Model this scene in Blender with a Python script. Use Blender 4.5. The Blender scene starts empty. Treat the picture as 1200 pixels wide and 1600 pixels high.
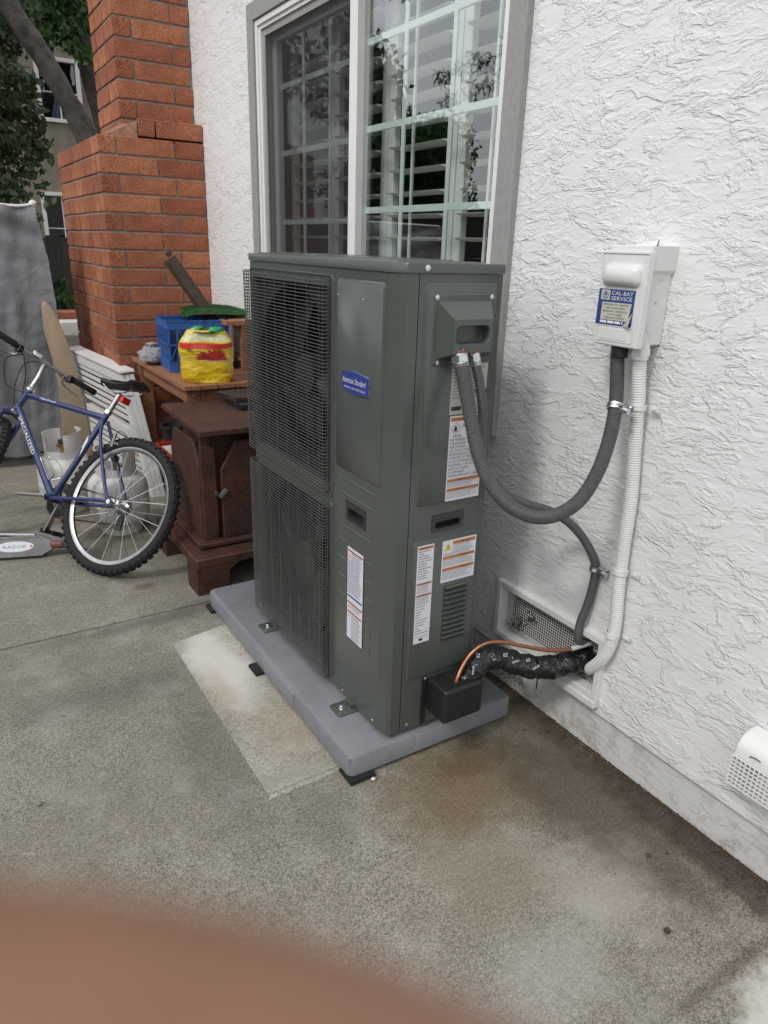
import bpy, bmesh, math, random
import numpy as np
from mathutils import Vector, Matrix, Euler, noise

rnd = random.Random(7)
C = bpy.context.scene.collection
SC = bpy.context.scene

# ------------------------------------------------------------------ camera
cam_d = bpy.data.cameras.new("camera"); cam = bpy.data.objects.new("camera", cam_d); C.objects.link(cam)
CR, CU, CF = Vector((.8488, -.5279, .0301)), Vector((.1615, .3130, .9359)), Vector((.5035, .7895, -.3509))
CP = Vector((-1.5671, -1.4716, 1.4849))
cam.matrix_world = Matrix(((CR.x, CU.x, -CF.x, CP.x), (CR.y, CU.y, -CF.y, CP.y), (CR.z, CU.z, -CF.z, CP.z), (0, 0, 0, 1)))
cam_d.sensor_fit = 'VERTICAL'; cam_d.sensor_height = 8.0; cam_d.lens = 1107.2 / 1600 * 8.0
cam_d.clip_start = .002; cam_d.clip_end = 400
cam_d.dof.use_dof = True; cam_d.dof.focus_distance = 2.2; cam_d.dof.aperture_fstop = 2.9
SC.camera = cam

# ------------------------------------------------------------------ light
SUN = Vector((-.66, -.24, .74)).normalized()          # towards the sun behind thin cloud
w = bpy.data.worlds.new("World"); SC.world = w; w.use_nodes = True
wt = w.node_tree; wt.nodes.clear()
wo = wt.nodes.new('ShaderNodeOutputWorld'); wb = wt.nodes.new('ShaderNodeBackground')
sky = wt.nodes.new('ShaderNodeTexSky'); sky.sky_type = 'NISHITA'; sky.sun_disc = False
sky.sun_elevation = math.asin(SUN.z); sky.sun_rotation = math.atan2(SUN.x, SUN.y)
sky.air_density = 1.2; sky.dust_density = 3.0; sky.altitude = 20
tc = wt.nodes.new('ShaderNodeTexCoord'); nz = wt.nodes.new('ShaderNodeTexNoise')
nz.inputs['Scale'].default_value = 2.2; nz.inputs['Detail'].default_value = 6; nz.inputs['Distortion'].default_value = .4
rmp = wt.nodes.new('ShaderNodeValToRGB')
rmp.color_ramp.elements[0].position = .32; rmp.color_ramp.elements[0].color = (5.4, 5.6, 6.0, 1)
rmp.color_ramp.elements[1].position = .68; rmp.color_ramp.elements[1].color = (8.7, 8.75, 8.9, 1)
wm = wt.nodes.new('ShaderNodeMix'); wm.data_type = 'RGBA'; wm.inputs['Factor'].default_value = .86
wt.links.new(tc.outputs['Generated'], nz.inputs['Vector']); wt.links.new(nz.outputs['Fac'], rmp.inputs['Fac'])
wt.links.new(sky.outputs['Color'], wm.inputs['A']); wt.links.new(rmp.outputs['Color'], wm.inputs['B'])
wt.links.new(wm.outputs['Result'], wb.inputs['Color']); wb.inputs['Strength'].default_value = .158
wt.links.new(wb.outputs[0], wo.inputs[0])
sd = bpy.data.lights.new("sun", 'SUN'); sd.energy = 1.0; sd.angle = math.radians(10); sd.color = (1, .965, .92)
so = bpy.data.objects.new("sun", sd); C.objects.link(so); so.rotation_euler = SUN.to_track_quat('Z', 'Y').to_euler()
SC.view_settings.view_transform = 'Standard'; SC.view_settings.look = 'None'
SC.view_settings.exposure = 0.22; SC.view_settings.gamma = 1; SC.view_settings.use_curve_mapping = False
SC.cycles.use_denoising = True
SC.cycles.max_bounces = 8; SC.cycles.transparent_max_bounces = 16
SC.cycles.caustics_reflective = False; SC.cycles.caustics_refractive = False

# ------------------------------------------------------------------ materials
MATS = {}
class NT:
    def __init__(s, name):
        s.m = bpy.data.materials.new(name); s.m.use_nodes = True; s.t = s.m.node_tree
        s.b = s.t.nodes['Principled BSDF']; s.out = s.t.nodes['Material Output']; MATS[name] = s.m
        s.tc = s.t.nodes.new('ShaderNodeTexCoord').outputs['Object']
    def n(s, k, **kw):
        o = s.t.nodes.new(k)
        for a, v in kw.items():
            if a.startswith('_'): setattr(o, a[1:], v)
            else:
                i = o.inputs[a.replace('__', ' ')]
                if hasattr(v, 'node'): s.t.links.new(v, i)
                else: i.default_value = v
        return o
    def noise(s, scale, detail=3, rough=.55, vec=None, dist=0., out='Fac'):
        return s.n('ShaderNodeTexNoise', Scale=scale, Detail=detail, Roughness=rough, Distortion=dist, Vector=vec or s.tc).outputs[out]
    def map(s, v, scale=(1, 1, 1), loc=(0, 0, 0), rot=(0, 0, 0)):
        return s.n('ShaderNodeMapping', Vector=v, Scale=scale, Location=loc, Rotation=rot).outputs[0]
    def ramp(s, v, a, b, lo=0., hi=1.):
        return s.n('ShaderNodeMapRange', Value=v, **{'From__Min': a, 'From__Max': b, 'To__Min': lo, 'To__Max': hi}).outputs[0]
    def step(s, v, a, b):
        o = s.n('ShaderNodeMapRange', Value=v, **{'From__Min': a, 'From__Max': b}); o.interpolation_type = 'SMOOTHSTEP'; return o.outputs[0]
    def math(s, op, a, b=0.):
        o = s.t.nodes.new('ShaderNodeMath'); o.operation = op
        for i, v in enumerate((a, b)):
            if hasattr(v, 'node'): s.t.links.new(v, o.inputs[i])
            else: o.inputs[i].default_value = v
        return o.outputs[0]
    def mix(s, f, a, b, mode='MIX'):
        o = s.t.nodes.new('ShaderNodeMix'); o.data_type = 'RGBA'; o.blend_type = mode
        for k, v in (('Factor', f), ('A', a), ('B', b)):
            i = [q for q in o.inputs if q.name == k and (q.type == ('VALUE' if k == 'Factor' else 'RGBA'))][0]
            if hasattr(v, 'node'): s.t.links.new(v, i)
            else: i.default_value = v if k == 'Factor' else (*v, 1)
        return [q for q in o.outputs if q.type == 'RGBA'][0]
    def set(s, k, v):
        i = s.b.inputs[k]
        if hasattr(v, 'node'): s.t.links.new(v, i)
        else: i.default_value = (*v, 1) if isinstance(v, tuple) and len(v) == 3 else v
        return s
    def bump(s, h, dist=.001, strength=1., normal=None):
        o = s.n('ShaderNodeBump', Height=h, Strength=strength, Distance=dist)
        if normal is not None: s.t.links.new(normal, o.inputs['Normal'])
        s.t.links.new(o.outputs[0], s.b.inputs['Normal']); return o.outputs[0]
    def pos(s):
        g = s.n('ShaderNodeNewGeometry'); x = s.n('ShaderNodeSeparateXYZ', Vector=g.outputs['Position']); return g.outputs['Position'], x.outputs[0], x.outputs[1], x.outputs[2]

def simple(name, col, rough=.5, metal=0., var=.15, scale=30, bump=0., bs=200, spec=.5, coat=0., obj_var=0.):
    m = NT(name)
    f = m.noise(scale, 4)
    c = m.mix(m.ramp(f, .3, .7), tuple(x * (1 - var) for x in col), tuple(min(1, x * (1 + var)) for x in col))
    if obj_var:
        r = m.n('ShaderNodeObjectInfo').outputs['Random']
        hs = m.n('ShaderNodeHueSaturation', Color=c, Value=m.ramp(r, 0, 1, 1 - obj_var, 1 + obj_var)); c = hs.outputs[0]
    m.set('Base Color', c).set('Roughness', m.ramp(m.noise(scale * 2.3, 3), .3, .7, max(0, rough - .08), min(1, rough + .08))).set('Metallic', metal).set('Specular IOR Level', spec)
    if coat: m.set('Coat Weight', coat).set('Coat Roughness', .15)
    if bump: m.bump(m.noise(bs, 3), bump)
    return m.m

def build_materials():
    # stucco, painted white: skip-trowel ridges
    for nm, col, amt in (('stucco', (.81, .81, .805), 1.0), ('foundation_paint', (.70, .70, .685), .35)):
        m = NT(nm)
        P = m.map(m.tc, (1, .62, 1.25), (0, 0, 0), (.25, 0, 0))
        wv = m.n('ShaderNodeTexNoise', Scale=8., Detail=4., Vector=P).outputs['Color']
        wv2 = m.n('ShaderNodeVectorMath', _operation='MULTIPLY_ADD'); m.t.links.new(wv, wv2.inputs[0]); wv2.inputs[1].default_value = (.13, .13, .13); m.t.links.new(P, wv2.inputs[2])
        Q = wv2.outputs[0]
        n1 = m.noise(15, 5, .62, Q, .2); n2 = m.noise(34, 3, .55, m.map(Q, (1, .8, 1.2), (3, 7, 1)), .3)
        # trowelled plateaus with crisp lips in some patches, smooth drag marks in others
        pa = m.step(m.noise(2.7, 4, .6), .40, .60); pb = m.step(m.noise(4.1, 3, .6, m.map(m.tc, (1, 1, 1), (5, 2, 8))), .42, .60)
        p1 = m.step(n1, .46, .56); p2 = m.step(n2, .47, .60)
        r1 = m.math('MAXIMUM', m.math('SUBTRACT', 1., m.math('MULTIPLY', m.math('ABSOLUTE', m.math('SUBTRACT', n1, .555)), 15.)), 0.); r1 = m.math('MULTIPLY', r1, r1)
        h = m.math('MULTIPLY', m.math('ADD', m.math('MULTIPLY', p1, .42), m.math('MULTIPLY', r1, .4)), m.ramp(pa, 0, 1, .6, 1.15))
        h = m.math('ADD', h, m.math('MULTIPLY', m.math('MULTIPLY', p2, m.ramp(pb, 0, 1, .25, 1.)), .5))
        drag = m.noise(26, 3, .5, m.map(Q, (1, .25, 2.2)))
        h = m.math('ADD', h, m.math('MULTIPLY', drag, .55)); h = m.math('ADD', h, m.math('MULTIPLY', m.noise(85, 3, .6), .20))
        m.bump(h, .0029 * amt)
        gp, x, y, z = m.pos()
        spots = m.step(m.noise(9, 6, .7), .66, .72)
        low = m.math('MULTIPLY', m.ramp(z, .0, .22, 1., 0.), m.step(m.noise(14, 5, .7), .48, .62))
        base = m.mix(m.ramp(m.noise(1.3, 3), .3, .7), tuple(c * .96 for c in col), col)
        base = m.mix(m.math('MULTIPLY', low, .45), base, (.24, .21, .15))
        base = m.mix(m.math('MULTIPLY', spots, .12), base, (.45, .42, .36))
        m.set('Base Color', base).set('Roughness', .62).set('Specular IOR Level', .4)
    # concrete patio with stains
    for nm in ('concrete', 'concrete_patch', 'concrete_pale'):
        m = NT(nm); gp, x, y, z = m.pos()
        g1 = m.noise(210, 3, .7, gp); g2 = m.noise(85, 4, .7, gp); g3 = m.noise(1.6, 6, .62, gp); g4 = m.noise(6, 5, .6, gp)
        if nm == 'concrete': lo, hi = (.080, .072, .054), (.46, .43, .36)
        elif nm == 'concrete_patch': lo, hi = (.25, .235, .195), (.60, .57, .49)
        else: lo, hi = (.30, .29, .26), (.56, .54, .50)
        f = m.math('ADD', m.math('MULTIPLY', g1, .8), m.math('MULTIPLY', g2, .45))
        f = m.math('ADD', f, m.math('MULTIPLY', m.math('SUBTRACT', m.noise(22, 5, .7, gp), .5), .16)); base = m.mix(m.ramp(f, .48, .79), lo, hi)
        base = m.mix(m.ramp(g3, .38, .62, .0, .42), base, (.17, .155, .115), 'MIX')
        base = m.mix(m.ramp(g4, .5, .75, 0, .3), base, (.50, .48, .44))
        def blob(cx, cy, rx, ry, col, amt, nsc=5., rag=.5, sharp=.5):
            nonlocal base
            dx = m.math('DIVIDE', m.math('SUBTRACT', x, cx), rx); dy = m.math('DIVIDE', m.math('SUBTRACT', y, cy), ry)
            d = m.math('SQRT', m.math('ADD', m.math('MULTIPLY', dx, dx), m.math('MULTIPLY', dy, dy)))
            d = m.math('ADD', d, m.math('MULTIPLY', m.math('SUBTRACT', m.noise(nsc, 5, .65, gp), .5), rag * 2))
            k = m.step(d, 1.0, sharp)
            # stains sink between the stone grains
            k = m.math('MULTIPLY', k, m.ramp(g1, .3, .7, amt, amt * .72))
            base = m.mix(k, base, col)
        # drip edges and mineral bloom: sharp-edged, irregular
        e1 = m.noise(2.3, 7, .68, gp, .8); rim = m.math('MAXIMUM', m.math('SUBTRACT', 1., m.math('MULTIPLY', m.math('ABSOLUTE', m.math('SUBTRACT', e1, .56)), 60.)), 0.)
        base = m.mix(m.math('MULTIPLY', rim, .22), base, (.10, .085, .06)); base = m.mix(m.math('MULTIPLY', m.step(m.noise(19, 7, .72, gp), .60, .66), .35), base, (.50, .47, .40))
        base = m.mix(m.math('MULTIPLY', m.step(m.noise(27, 6, .7, m.map(gp, (1, 1, 1), (4, 4, 0))), .62, .67), .5), base, (.06, .05, .036))
        if nm == 'concrete':
            blob(-.45, -.20, .36, .28, (.14, .092, .040), .8, 6, .55, .3)
            blob(-.36, -.12, .17, .09, (.10, .062, .03), .6, 14, .6, .3)
            blob(-.17, -.46, .22, .6, (.085, .065, .045), .88, 6, .6, .35)
            blob(-.02, -.75, .11, .9, (.05, .038, .028), .95, 14, .6, .35); blob(-.02, .1, .10, .4, (.05, .04, .028), .9, 14, .6, .35)
            blob(-.05, -.1, .12, .3, (.10, .08, .045), .6, 10, .6, .1)
            blob(-.36, -.66, .22, .2, (.46, .43, .38), .5, 7, .8, .1); blob(-.60, -.45, .25, .22, (.22, .19, .12), .55, 7, .7, .1);  blob(-.30, -.05, .1, .06, (.05, .035, .02), .7, 20, .5, .2)
            blob(-.62, -.75, .3, .16, (.46, .45, .42), .4, 7, .8, .1)
            blob(-1.04, .3, .12, .7, (.10, .095, .08), .4, 8, .7, .1)
            blob(-.86, -.12, .13, .2, (.10, .095, .08), .38, 10, .8, .1)
            blob(-1.25, .8, .5, .16, (.09, .085, .075), .5, 5, .6, .1)
            blob(-.16, -1.24, .42, .28, (.64, .62, .57), .95, 9, .3, .8); blob(-.30, -.95, .4, .02, (.07, .06, .045), .5, 16, .7, .2); blob(-.92, 1.55, .07, .05, (.10, .055, .04), .65, 25, .4, .3)
            blob(-1.0, 1.22, .6, .07, (.10, .095, .08), .6, 8, .6, .1)
            blob(-.75, 1.25, .25, .18, (.085, .08, .068), .55, 8, .6, .1)
        if nm == 'concrete_patch':
            blob(-.85, .78, .13, .42, (.68, .66, .61), .9, 7, .5, .35)
            blob(-.90, .62, .06, .25, (.38, .27, .16), .45, 9, .6, .1)
            blob(-.78, .3, .14, .25, (.33, .27, .18), .55, 9, .6, .1)
            blob(-.93, .1, .3, .05, (.30, .28, .24), .7, 14, .5, .1)
        m.set('Base Color', base).set('Roughness', .88).set('Specular IOR Level', .25)
        hh = m.math('ADD', m.math('MULTIPLY', g1, .7), m.math('MULTIPLY', g2, .6)); m.bump(hh, .0022)
    # brick: coarse fired clay with pits
    m = NT('brick_clay')
    r = m.n('ShaderNodeObjectInfo').outputs['Random']
    pit = m.step(m.noise(130, 4, .7), .53, .62); f = m.noise(14, 4)
    c = m.mix(m.ramp(f, .3, .7), (.31, .112, .060), (.45, .172, .098))
    c = m.mix(m.math('MULTIPLY', pit, .7), c, (.09, .032, .022))
    c = m.n('ShaderNodeHueSaturation', Color=c, Value=m.ramp(r, 0, 1, .85, 1.25), Hue=m.ramp(r, 0, 1, .496, .507)).outputs[0]
    gp, x, y, z = m.pos()
    wet = m.math('MULTIPLY', m.step(m.noise(3, 4, .6, gp), .45, .7), .35)
    c = m.mix(wet, c, (.23, .085, .055))
    ash = m.math('MULTIPLY', m.step(m.noise(9, 7, .75, gp), .56, .70), .38); c = m.mix(ash, c, (.44, .33, .26))
    m.set('Base Color', c).set('Roughness', .9).set('Specular IOR Level', .2)
    m.bump(m.math('SUBTRACT', m.noise(60, 4), m.math('MULTIPLY', pit, .9)), .002)
    simple('mortar', (.27, .25, .22), .95, var=.3, scale=25, bump=.002, bs=150)
    simple('mortar_wash', (.26, .135, .085), .95, var=.3, scale=20, bump=.002, bs=90)
    # appliance paint
    m = NT('unit_paint')
    c = m.mix(m.ramp(m.noise(3, 4), .3, .7), (.078, .089, .080), (.090, .101, .091))
    gp, x, y, z = m.pos(); dust = m.math('MULTIPLY', m.step(m.noise(35, 7, .75), .56, .76), m.ramp(z, .1, .6, .30, .10)); c = m.mix(dust, c, (.22, .215, .19)); run = m.math('MULTIPLY', m.step(m.noise(5, 5, .7, m.map(m.tc, (9, 9, .6))), .58, .72), .10); c = m.mix(run, c, (.17, .175, .16))
    m.set('Base Color', c).set('Roughness', m.ramp(m.noise(5, 3), .3, .7, .20, .27)).set('Specular IOR Level', .5)
    m.bump(m.math('ADD', m.math('MULTIPLY', m.noise(3.0, 2), 8.), m.math('MULTIPLY', m.noise(420, 2), .12)), .0007)
    simple('unit_paint_dark', (.035, .038, .037), .42, var=.1)
    simple('grille_wire', (.095, .10, .094), .36, var=.2, scale=60)
    simple('black_inside', (.010, .010, .010), .8, var=.2)
    simple('fan_plastic', (.028, .031, .027), .5, var=.1)
    m = NT('coil_fin'); wv = m.n('ShaderNodeTexWave', Scale=300., Vector=m.tc, _bands_direction='Z').outputs['Fac']
    m.set('Base Color', m.mix(wv, (.006, .006, .006), (.02, .02, .018))).set('Roughness', .5).set('Metallic', .6)
    simple('black_plastic', (.016, .016, .017), .42, var=.2, scale=60, bump=.0002, bs=500)
    simple('rubber', (.012, .012, .012), .75, var=.3)
    m = NT('pad_plastic'); c = m.mix(m.ramp(m.noise(7, 5, .65), .35, .65), (.185, .190, .210), (.225, .230, .248)); c = m.mix(m.math('MULTIPLY', m.step(m.noise(60, 6, .75), .60, .72), .35), c, (.30, .285, .25))
    c = m.mix(m.math('MULTIPLY', m.step(m.noise(16, 6, .7), .60, .74), .3), c, (.13, .125, .115)); m.set('Base Color', c).set('Roughness', m.ramp(m.noise(12, 4), .3, .7, .42, .62)); m.bump(m.noise(240, 3), .0004)
    simple('zinc', (.62, .64, .65), .32, metal=1., var=.15, scale=90)
    simple('screw_steel', (.75, .75, .74), .3, metal=1., var=.1)
    simple('conduit_grey', (.085, .083, .085), .5, var=.15, scale=50)
    simple('conduit_dark', (.045, .045, .05), .5, var=.15, scale=50)
    simple('white_paint', (.72, .72, .70), .42, var=.05, scale=14, bump=.0003, bs=120)
    simple('box_paint', (.70, .70, .69), .35, var=.04, scale=9)
    simple('vinyl_white', (.78, .78, .76), .35, var=.03, scale=6)
    simple('muntin_paint', (.74, .80, .77), .4, var=.03)
    simple('shutter_paint', (.80, .80, .77), .45, var=.03)
    m = NT('trim_grey'); gz = m.noise(220, 3, .6, m.map(m.tc, (1, 1, .18)))
    c = m.mix(m.ramp(gz, .3, .7), (.27, .268, .26), (.345, .342, .33)); m.set('Base Color', c).set('Roughness', .7); m.bump(gz, .0014)
    simple('screen_frame', (.30, .29, .28), .5, var=.1)
    simple('copper', (.38, .17, .105), .45, metal=1., var=.25, scale=30)
    simple('copper_wrap', (.55, .55, .53), .5, var=.1)
    m = NT('tape_black')   # wrinkled black tape, printed in white
    fold = m.noise(24, 4, .6, m.tc, 1.2)
    m.set('Base Color', (.008, .008, .009)).set('Roughness', .16).set('Specular IOR Level', .6); m.bump(fold, .012)
    simple('ink_white', (.75, .75, .75), .5, var=.1); simple('ink_black', (.03, .03, .035), .6, var=.2)
    simple('ink_grey', (.22, .22, .25), .6, var=.2); simple('ink_orange', (.50, .17, .04), .5, var=.1)
    simple('ink_blue', (.03, .05, .26), .35, var=.1); simple('ink_yellow', (.75, .58, .03), .5, var=.1); simple('ink_red', (.40, .02, .015), .5, var=.1)
    simple('label_white', (.72, .74, .80), .35, var=.03, scale=6); simple('label_silver', (.45, .44, .40), .35, var=.06)
    simple('label_blue', (.025, .065, .22), .4, var=.15, scale=50); simple('label_cream', (.52, .52, .44), .5, var=.08)
    simple('bike_blue', (.022, .034, .125), .22, var=.2, scale=20, coat=.6)
    simple('alloy', (.45, .45, .45), .35, metal=1., var=.15, scale=40)
    simple('chrome', (.8, .8, .8), .18, metal=1., var=.05)
    simple('tyre_rubber', (.013, .013, .014), .8, var=.3, scale=60)
    simple('saddle_black', (.012, .012, .012), .35, var=.2)
    simple('saddle_tan', (.33, .16, .06), .7, var=.3)
    simple('reflector_red', (.55, .01, .01), .15, var=.1)
    simple('lcd_grey', (.28, .32, .27), .2, var=.05)
    simple('tank_white', (.72, .71, .68), .4, var=.12, scale=8, bump=.0006, bs=30)
    simple('brass', (.45, .33, .14), .4, metal=1., var=.2)
    m = NT('rusty_steel'); f = m.noise(9, 6, .7); g = m.noise(70, 4, .7)
    c = m.mix(m.ramp(f, .35, .65), (.042, .018, .013), (.095, .038, .024)); c = m.mix(m.math('MULTIPLY', m.step(g, .52, .66), .6), c, (.16, .070, .036)); c = m.mix(m.math('MULTIPLY', m.step(m.noise(22, 7, .75), .56, .68), .55), c, (.10, .085, .07))
    c = m.mix(m.math('MULTIPLY', m.step(m.noise(4, 4), .52, .66), .55), c, (.040, .038, .036))
    m.set('Base Color', c).set('Roughness', .62).set('Metallic', .25); m.bump(g, .0009)
    for nm, a, b2 in (('table_wood', (.20, .085, .040), (.31, .145, .070)), ('old_plank_wood', (.035, .024, .015), (.11, .08, .048)), ('fence_wood', (.045, .040, .034), (.095, .085, .072))):
        m = NT(nm); P = m.map(m.tc, (14, 14, 1.6) if nm != 'table_wood' else (22, 2.2, 22))
        f = m.noise(3, 6, .65, P, .8); r = m.n('ShaderNodeObjectInfo').outputs['Random']
        c = m.mix(m.ramp(f, .3, .7), a, b2); c = m.n('ShaderNodeHueSaturation', Color=c, Value=m.ramp(r, 0, 1, .8, 1.2)).outputs[0]
        st_ = m.math('MULTIPLY', m.step(m.noise(17, 6, .7), .54, .7), .5); c = m.mix(st_, c, tuple(q * .45 for q in a)); m.set('Base Color', c).set('Roughness', .75); m.bump(f, .0025)
    simple('tan_board', (.36, .28, .19), .5, var=.06, scale=4)
    m = NT('tarp_cloth'); f = m.noise(5, 5, .6, m.map(m.tc, (1, 1, .5))); c = m.mix(m.ramp(f, .3, .7), (.155, .16, .172), (.215, .222, .235))
    m.set('Base Color', c).set('Roughness', .5).set('Specular IOR Level', .4)
    m.bump(m.math('ADD', m.noise(9, 4, .55, m.tc, 1.), m.math('MULTIPLY', m.noise(26, 4), .3)), .009)
    simple('crate_shade', (.008, .025, .11), .6); simple('crate_blue', (.035, .12, .38), .42, var=.12, scale=16)  # the darker blue is painted shade for the inside of the crate
    m = NT('bag_yellow'); m.set('Base Color', m.mix(m.ramp(m.noise(6, 3), .3, .7), (.66, .44, .012), (.76, .54, .02))).set('Roughness', .24).set('Coat Weight', .5)
    m.bump(m.noise(17, 3, .5, m.map(m.tc, (1, 1, 1.8)), 1.0), .010)
    simple('bag_red', (.60, .035, .025), .3, var=.15, scale=30); simple('flower_red', (.32, .008, .01), .5, var=.3, scale=40)
    simple('bag_green', (.012, .30, .085), .25, var=.3, scale=30); simple('bag_pale', (.60, .60, .35), .4, var=.3, scale=40)
    simple('soil', (.03, .02, .014), .95, var=.5, scale=60)
    m = NT('clear_plastic'); m.set('Base Color', (.75, .76, .76)).set('Roughness', .12).set('Alpha', .42); m.bump(m.noise(22, 4, .6, m.tc, 1.), .02)
    m = NT('turf'); m.set('Base Color', m.mix(m.ramp(m.noise(90, 3), .3, .7), (.03, .11, .03), (.08, .24, .07))).set('Roughness', .9); m.bump(m.noise(260, 3), .008)
    simple('turf_backing', (.05, .04, .03), .9)
    simple('red_box_paint', (.36, .012, .014), .3, var=.1); simple('paper', (.55, .53, .48), .8, var=.2, scale=40)
    simple('scooter_alloy', (.17, .17, .165), .38, metal=.8, var=.2, scale=20); simple('scooter_rust', (.16, .062, .042), .45, var=.3)
    simple('bark', (.088, .08, .068), .95, var=.5, scale=9, bump=.01, bs=30); simple('bark_dark', (.05, .043, .036), .95, var=.4, scale=9, bump=.01, bs=30)
    for nm, a, b2, tr in (('leaf_dark', (.030, .050, .020), (.085, .115, .050), .3), ('leaf_mid', (.028, .07, .018), (.075, .15, .04), .3), ('leaf_conifer', (.015, .03, .014), (.04, .06, .025), .1)):
        m = NT(nm); f = m.noise(2.2, 3); c = m.mix(m.ramp(f, .3, .7), a, b2)
        c = m.mix(m.ramp(m.noise(40, 1), .45, .75, 0, .35), c, tuple(q * 1.6 for q in b2))
        m.set('Base Color', c).set('Roughness', .55)
        tl = m.n('ShaderNodeBsdfTranslucent', Color=c); mx = m.t.nodes.new('ShaderNodeMixShader'); mx.inputs[0].default_value = tr
        m.t.links.new(m.b.outputs[0], mx.inputs[1]); m.t.links.new(tl.outputs[0], mx.inputs[2]); m.t.links.new(mx.outputs[0], m.out.inputs[0])
    m = NT('far_stucco'); P = m.map(m.tc, (3, 3, .5)); c = m.mix(m.ramp(m.noise(2, 5, .65, P), .35, .7), (.21, .185, .14), (.31, .275, .21))
    m.set('Base Color', c).set('Roughness', .9); m.bump(m.noise(30, 4), .006)
    simple('soil_ground', (.09, .075, .055), .95, var=.4, scale=5, bump=.01, bs=30)
    simple('debris_brown', (.07, .045, .028), .9, var=.5, scale=90)
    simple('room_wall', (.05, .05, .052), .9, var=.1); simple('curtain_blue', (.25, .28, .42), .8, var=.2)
    simple('roof_shingle', (.12, .11, .10), .9, var=.3)
    m = NT('skin'); f = m.noise(160, 3); m.set('Base Color', m.mix(m.ramp(f, .3, .7), (.20, .098, .058), (.26, .132, .080))).set('Roughness', .5).set('Subsurface Weight', .08); m.b.inputs['Subsurface Radius'].default_value = (.01, .004, .002)
    simple('sleeve_cloth', (.05, .06, .09), .9, var=.1)
    # window glass: clear sheet with a mirror-like share that grows with the angle
    for nm, tint, k in (('glass', (.945, .975, .965), 2.3), ('glass_dark', (.93, .95, .945), 1.3)):
        m = NT(nm); m.t.nodes.remove(m.b)
        tr = m.n('ShaderNodeBsdfTransparent', Color=(*tint, 1)); gl = m.n('ShaderNodeBsdfGlossy', Roughness=.0, Color=(1, 1, 1, 1))
        fc = m.n('ShaderNodeLayerWeight', Blend=.5).outputs['Facing']; f5 = m.math('POWER', fc, 5.); fac = m.math('MINIMUM', m.math('MULTIPLY', m.math('ADD', .04, m.math('MULTIPLY', f5, .96)), k), .9)
        mx = m.t.nodes.new('ShaderNodeMixShader'); m.t.links.new(fac, mx.inputs[0]); m.t.links.new(tr.outputs[0], mx.inputs[1]); m.t.links.new(gl.outputs[0], mx.inputs[2]); m.t.links.new(mx.outputs[0], m.out.inputs[0])
    m = NT('insect_mesh'); m.set('Base Color', (.022, .022, .024)).set('Roughness', .6).set('Alpha', .30)
build_materials()

# ------------------------------------------------------------------ geometry helpers
Z3 = Vector((0, 0, 1))
class Fr:      # a flat working frame: origin, right, up, outward
    def __init__(s, O, U, V): s.O, s.U, s.V = Vector(O), Vector(U), Vector(V); s.N = s.U.cross(s.V)
    def p(s, u, v, n=0): return s.O + s.U * u + s.V * v + s.N * n
SIDE = Fr((0, 0, 0), (1, 0, 0), (0, 0, 1))              # facing -y : u = x, v = z
FRONT = Fr((-.602, 0, 0), (0, -1, 0), (0, 0, 1))        # facing -x : u = -y, v = z
WALL = Fr((0, 0, 0), (0, -1, 0), (0, 0, 1))

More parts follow.
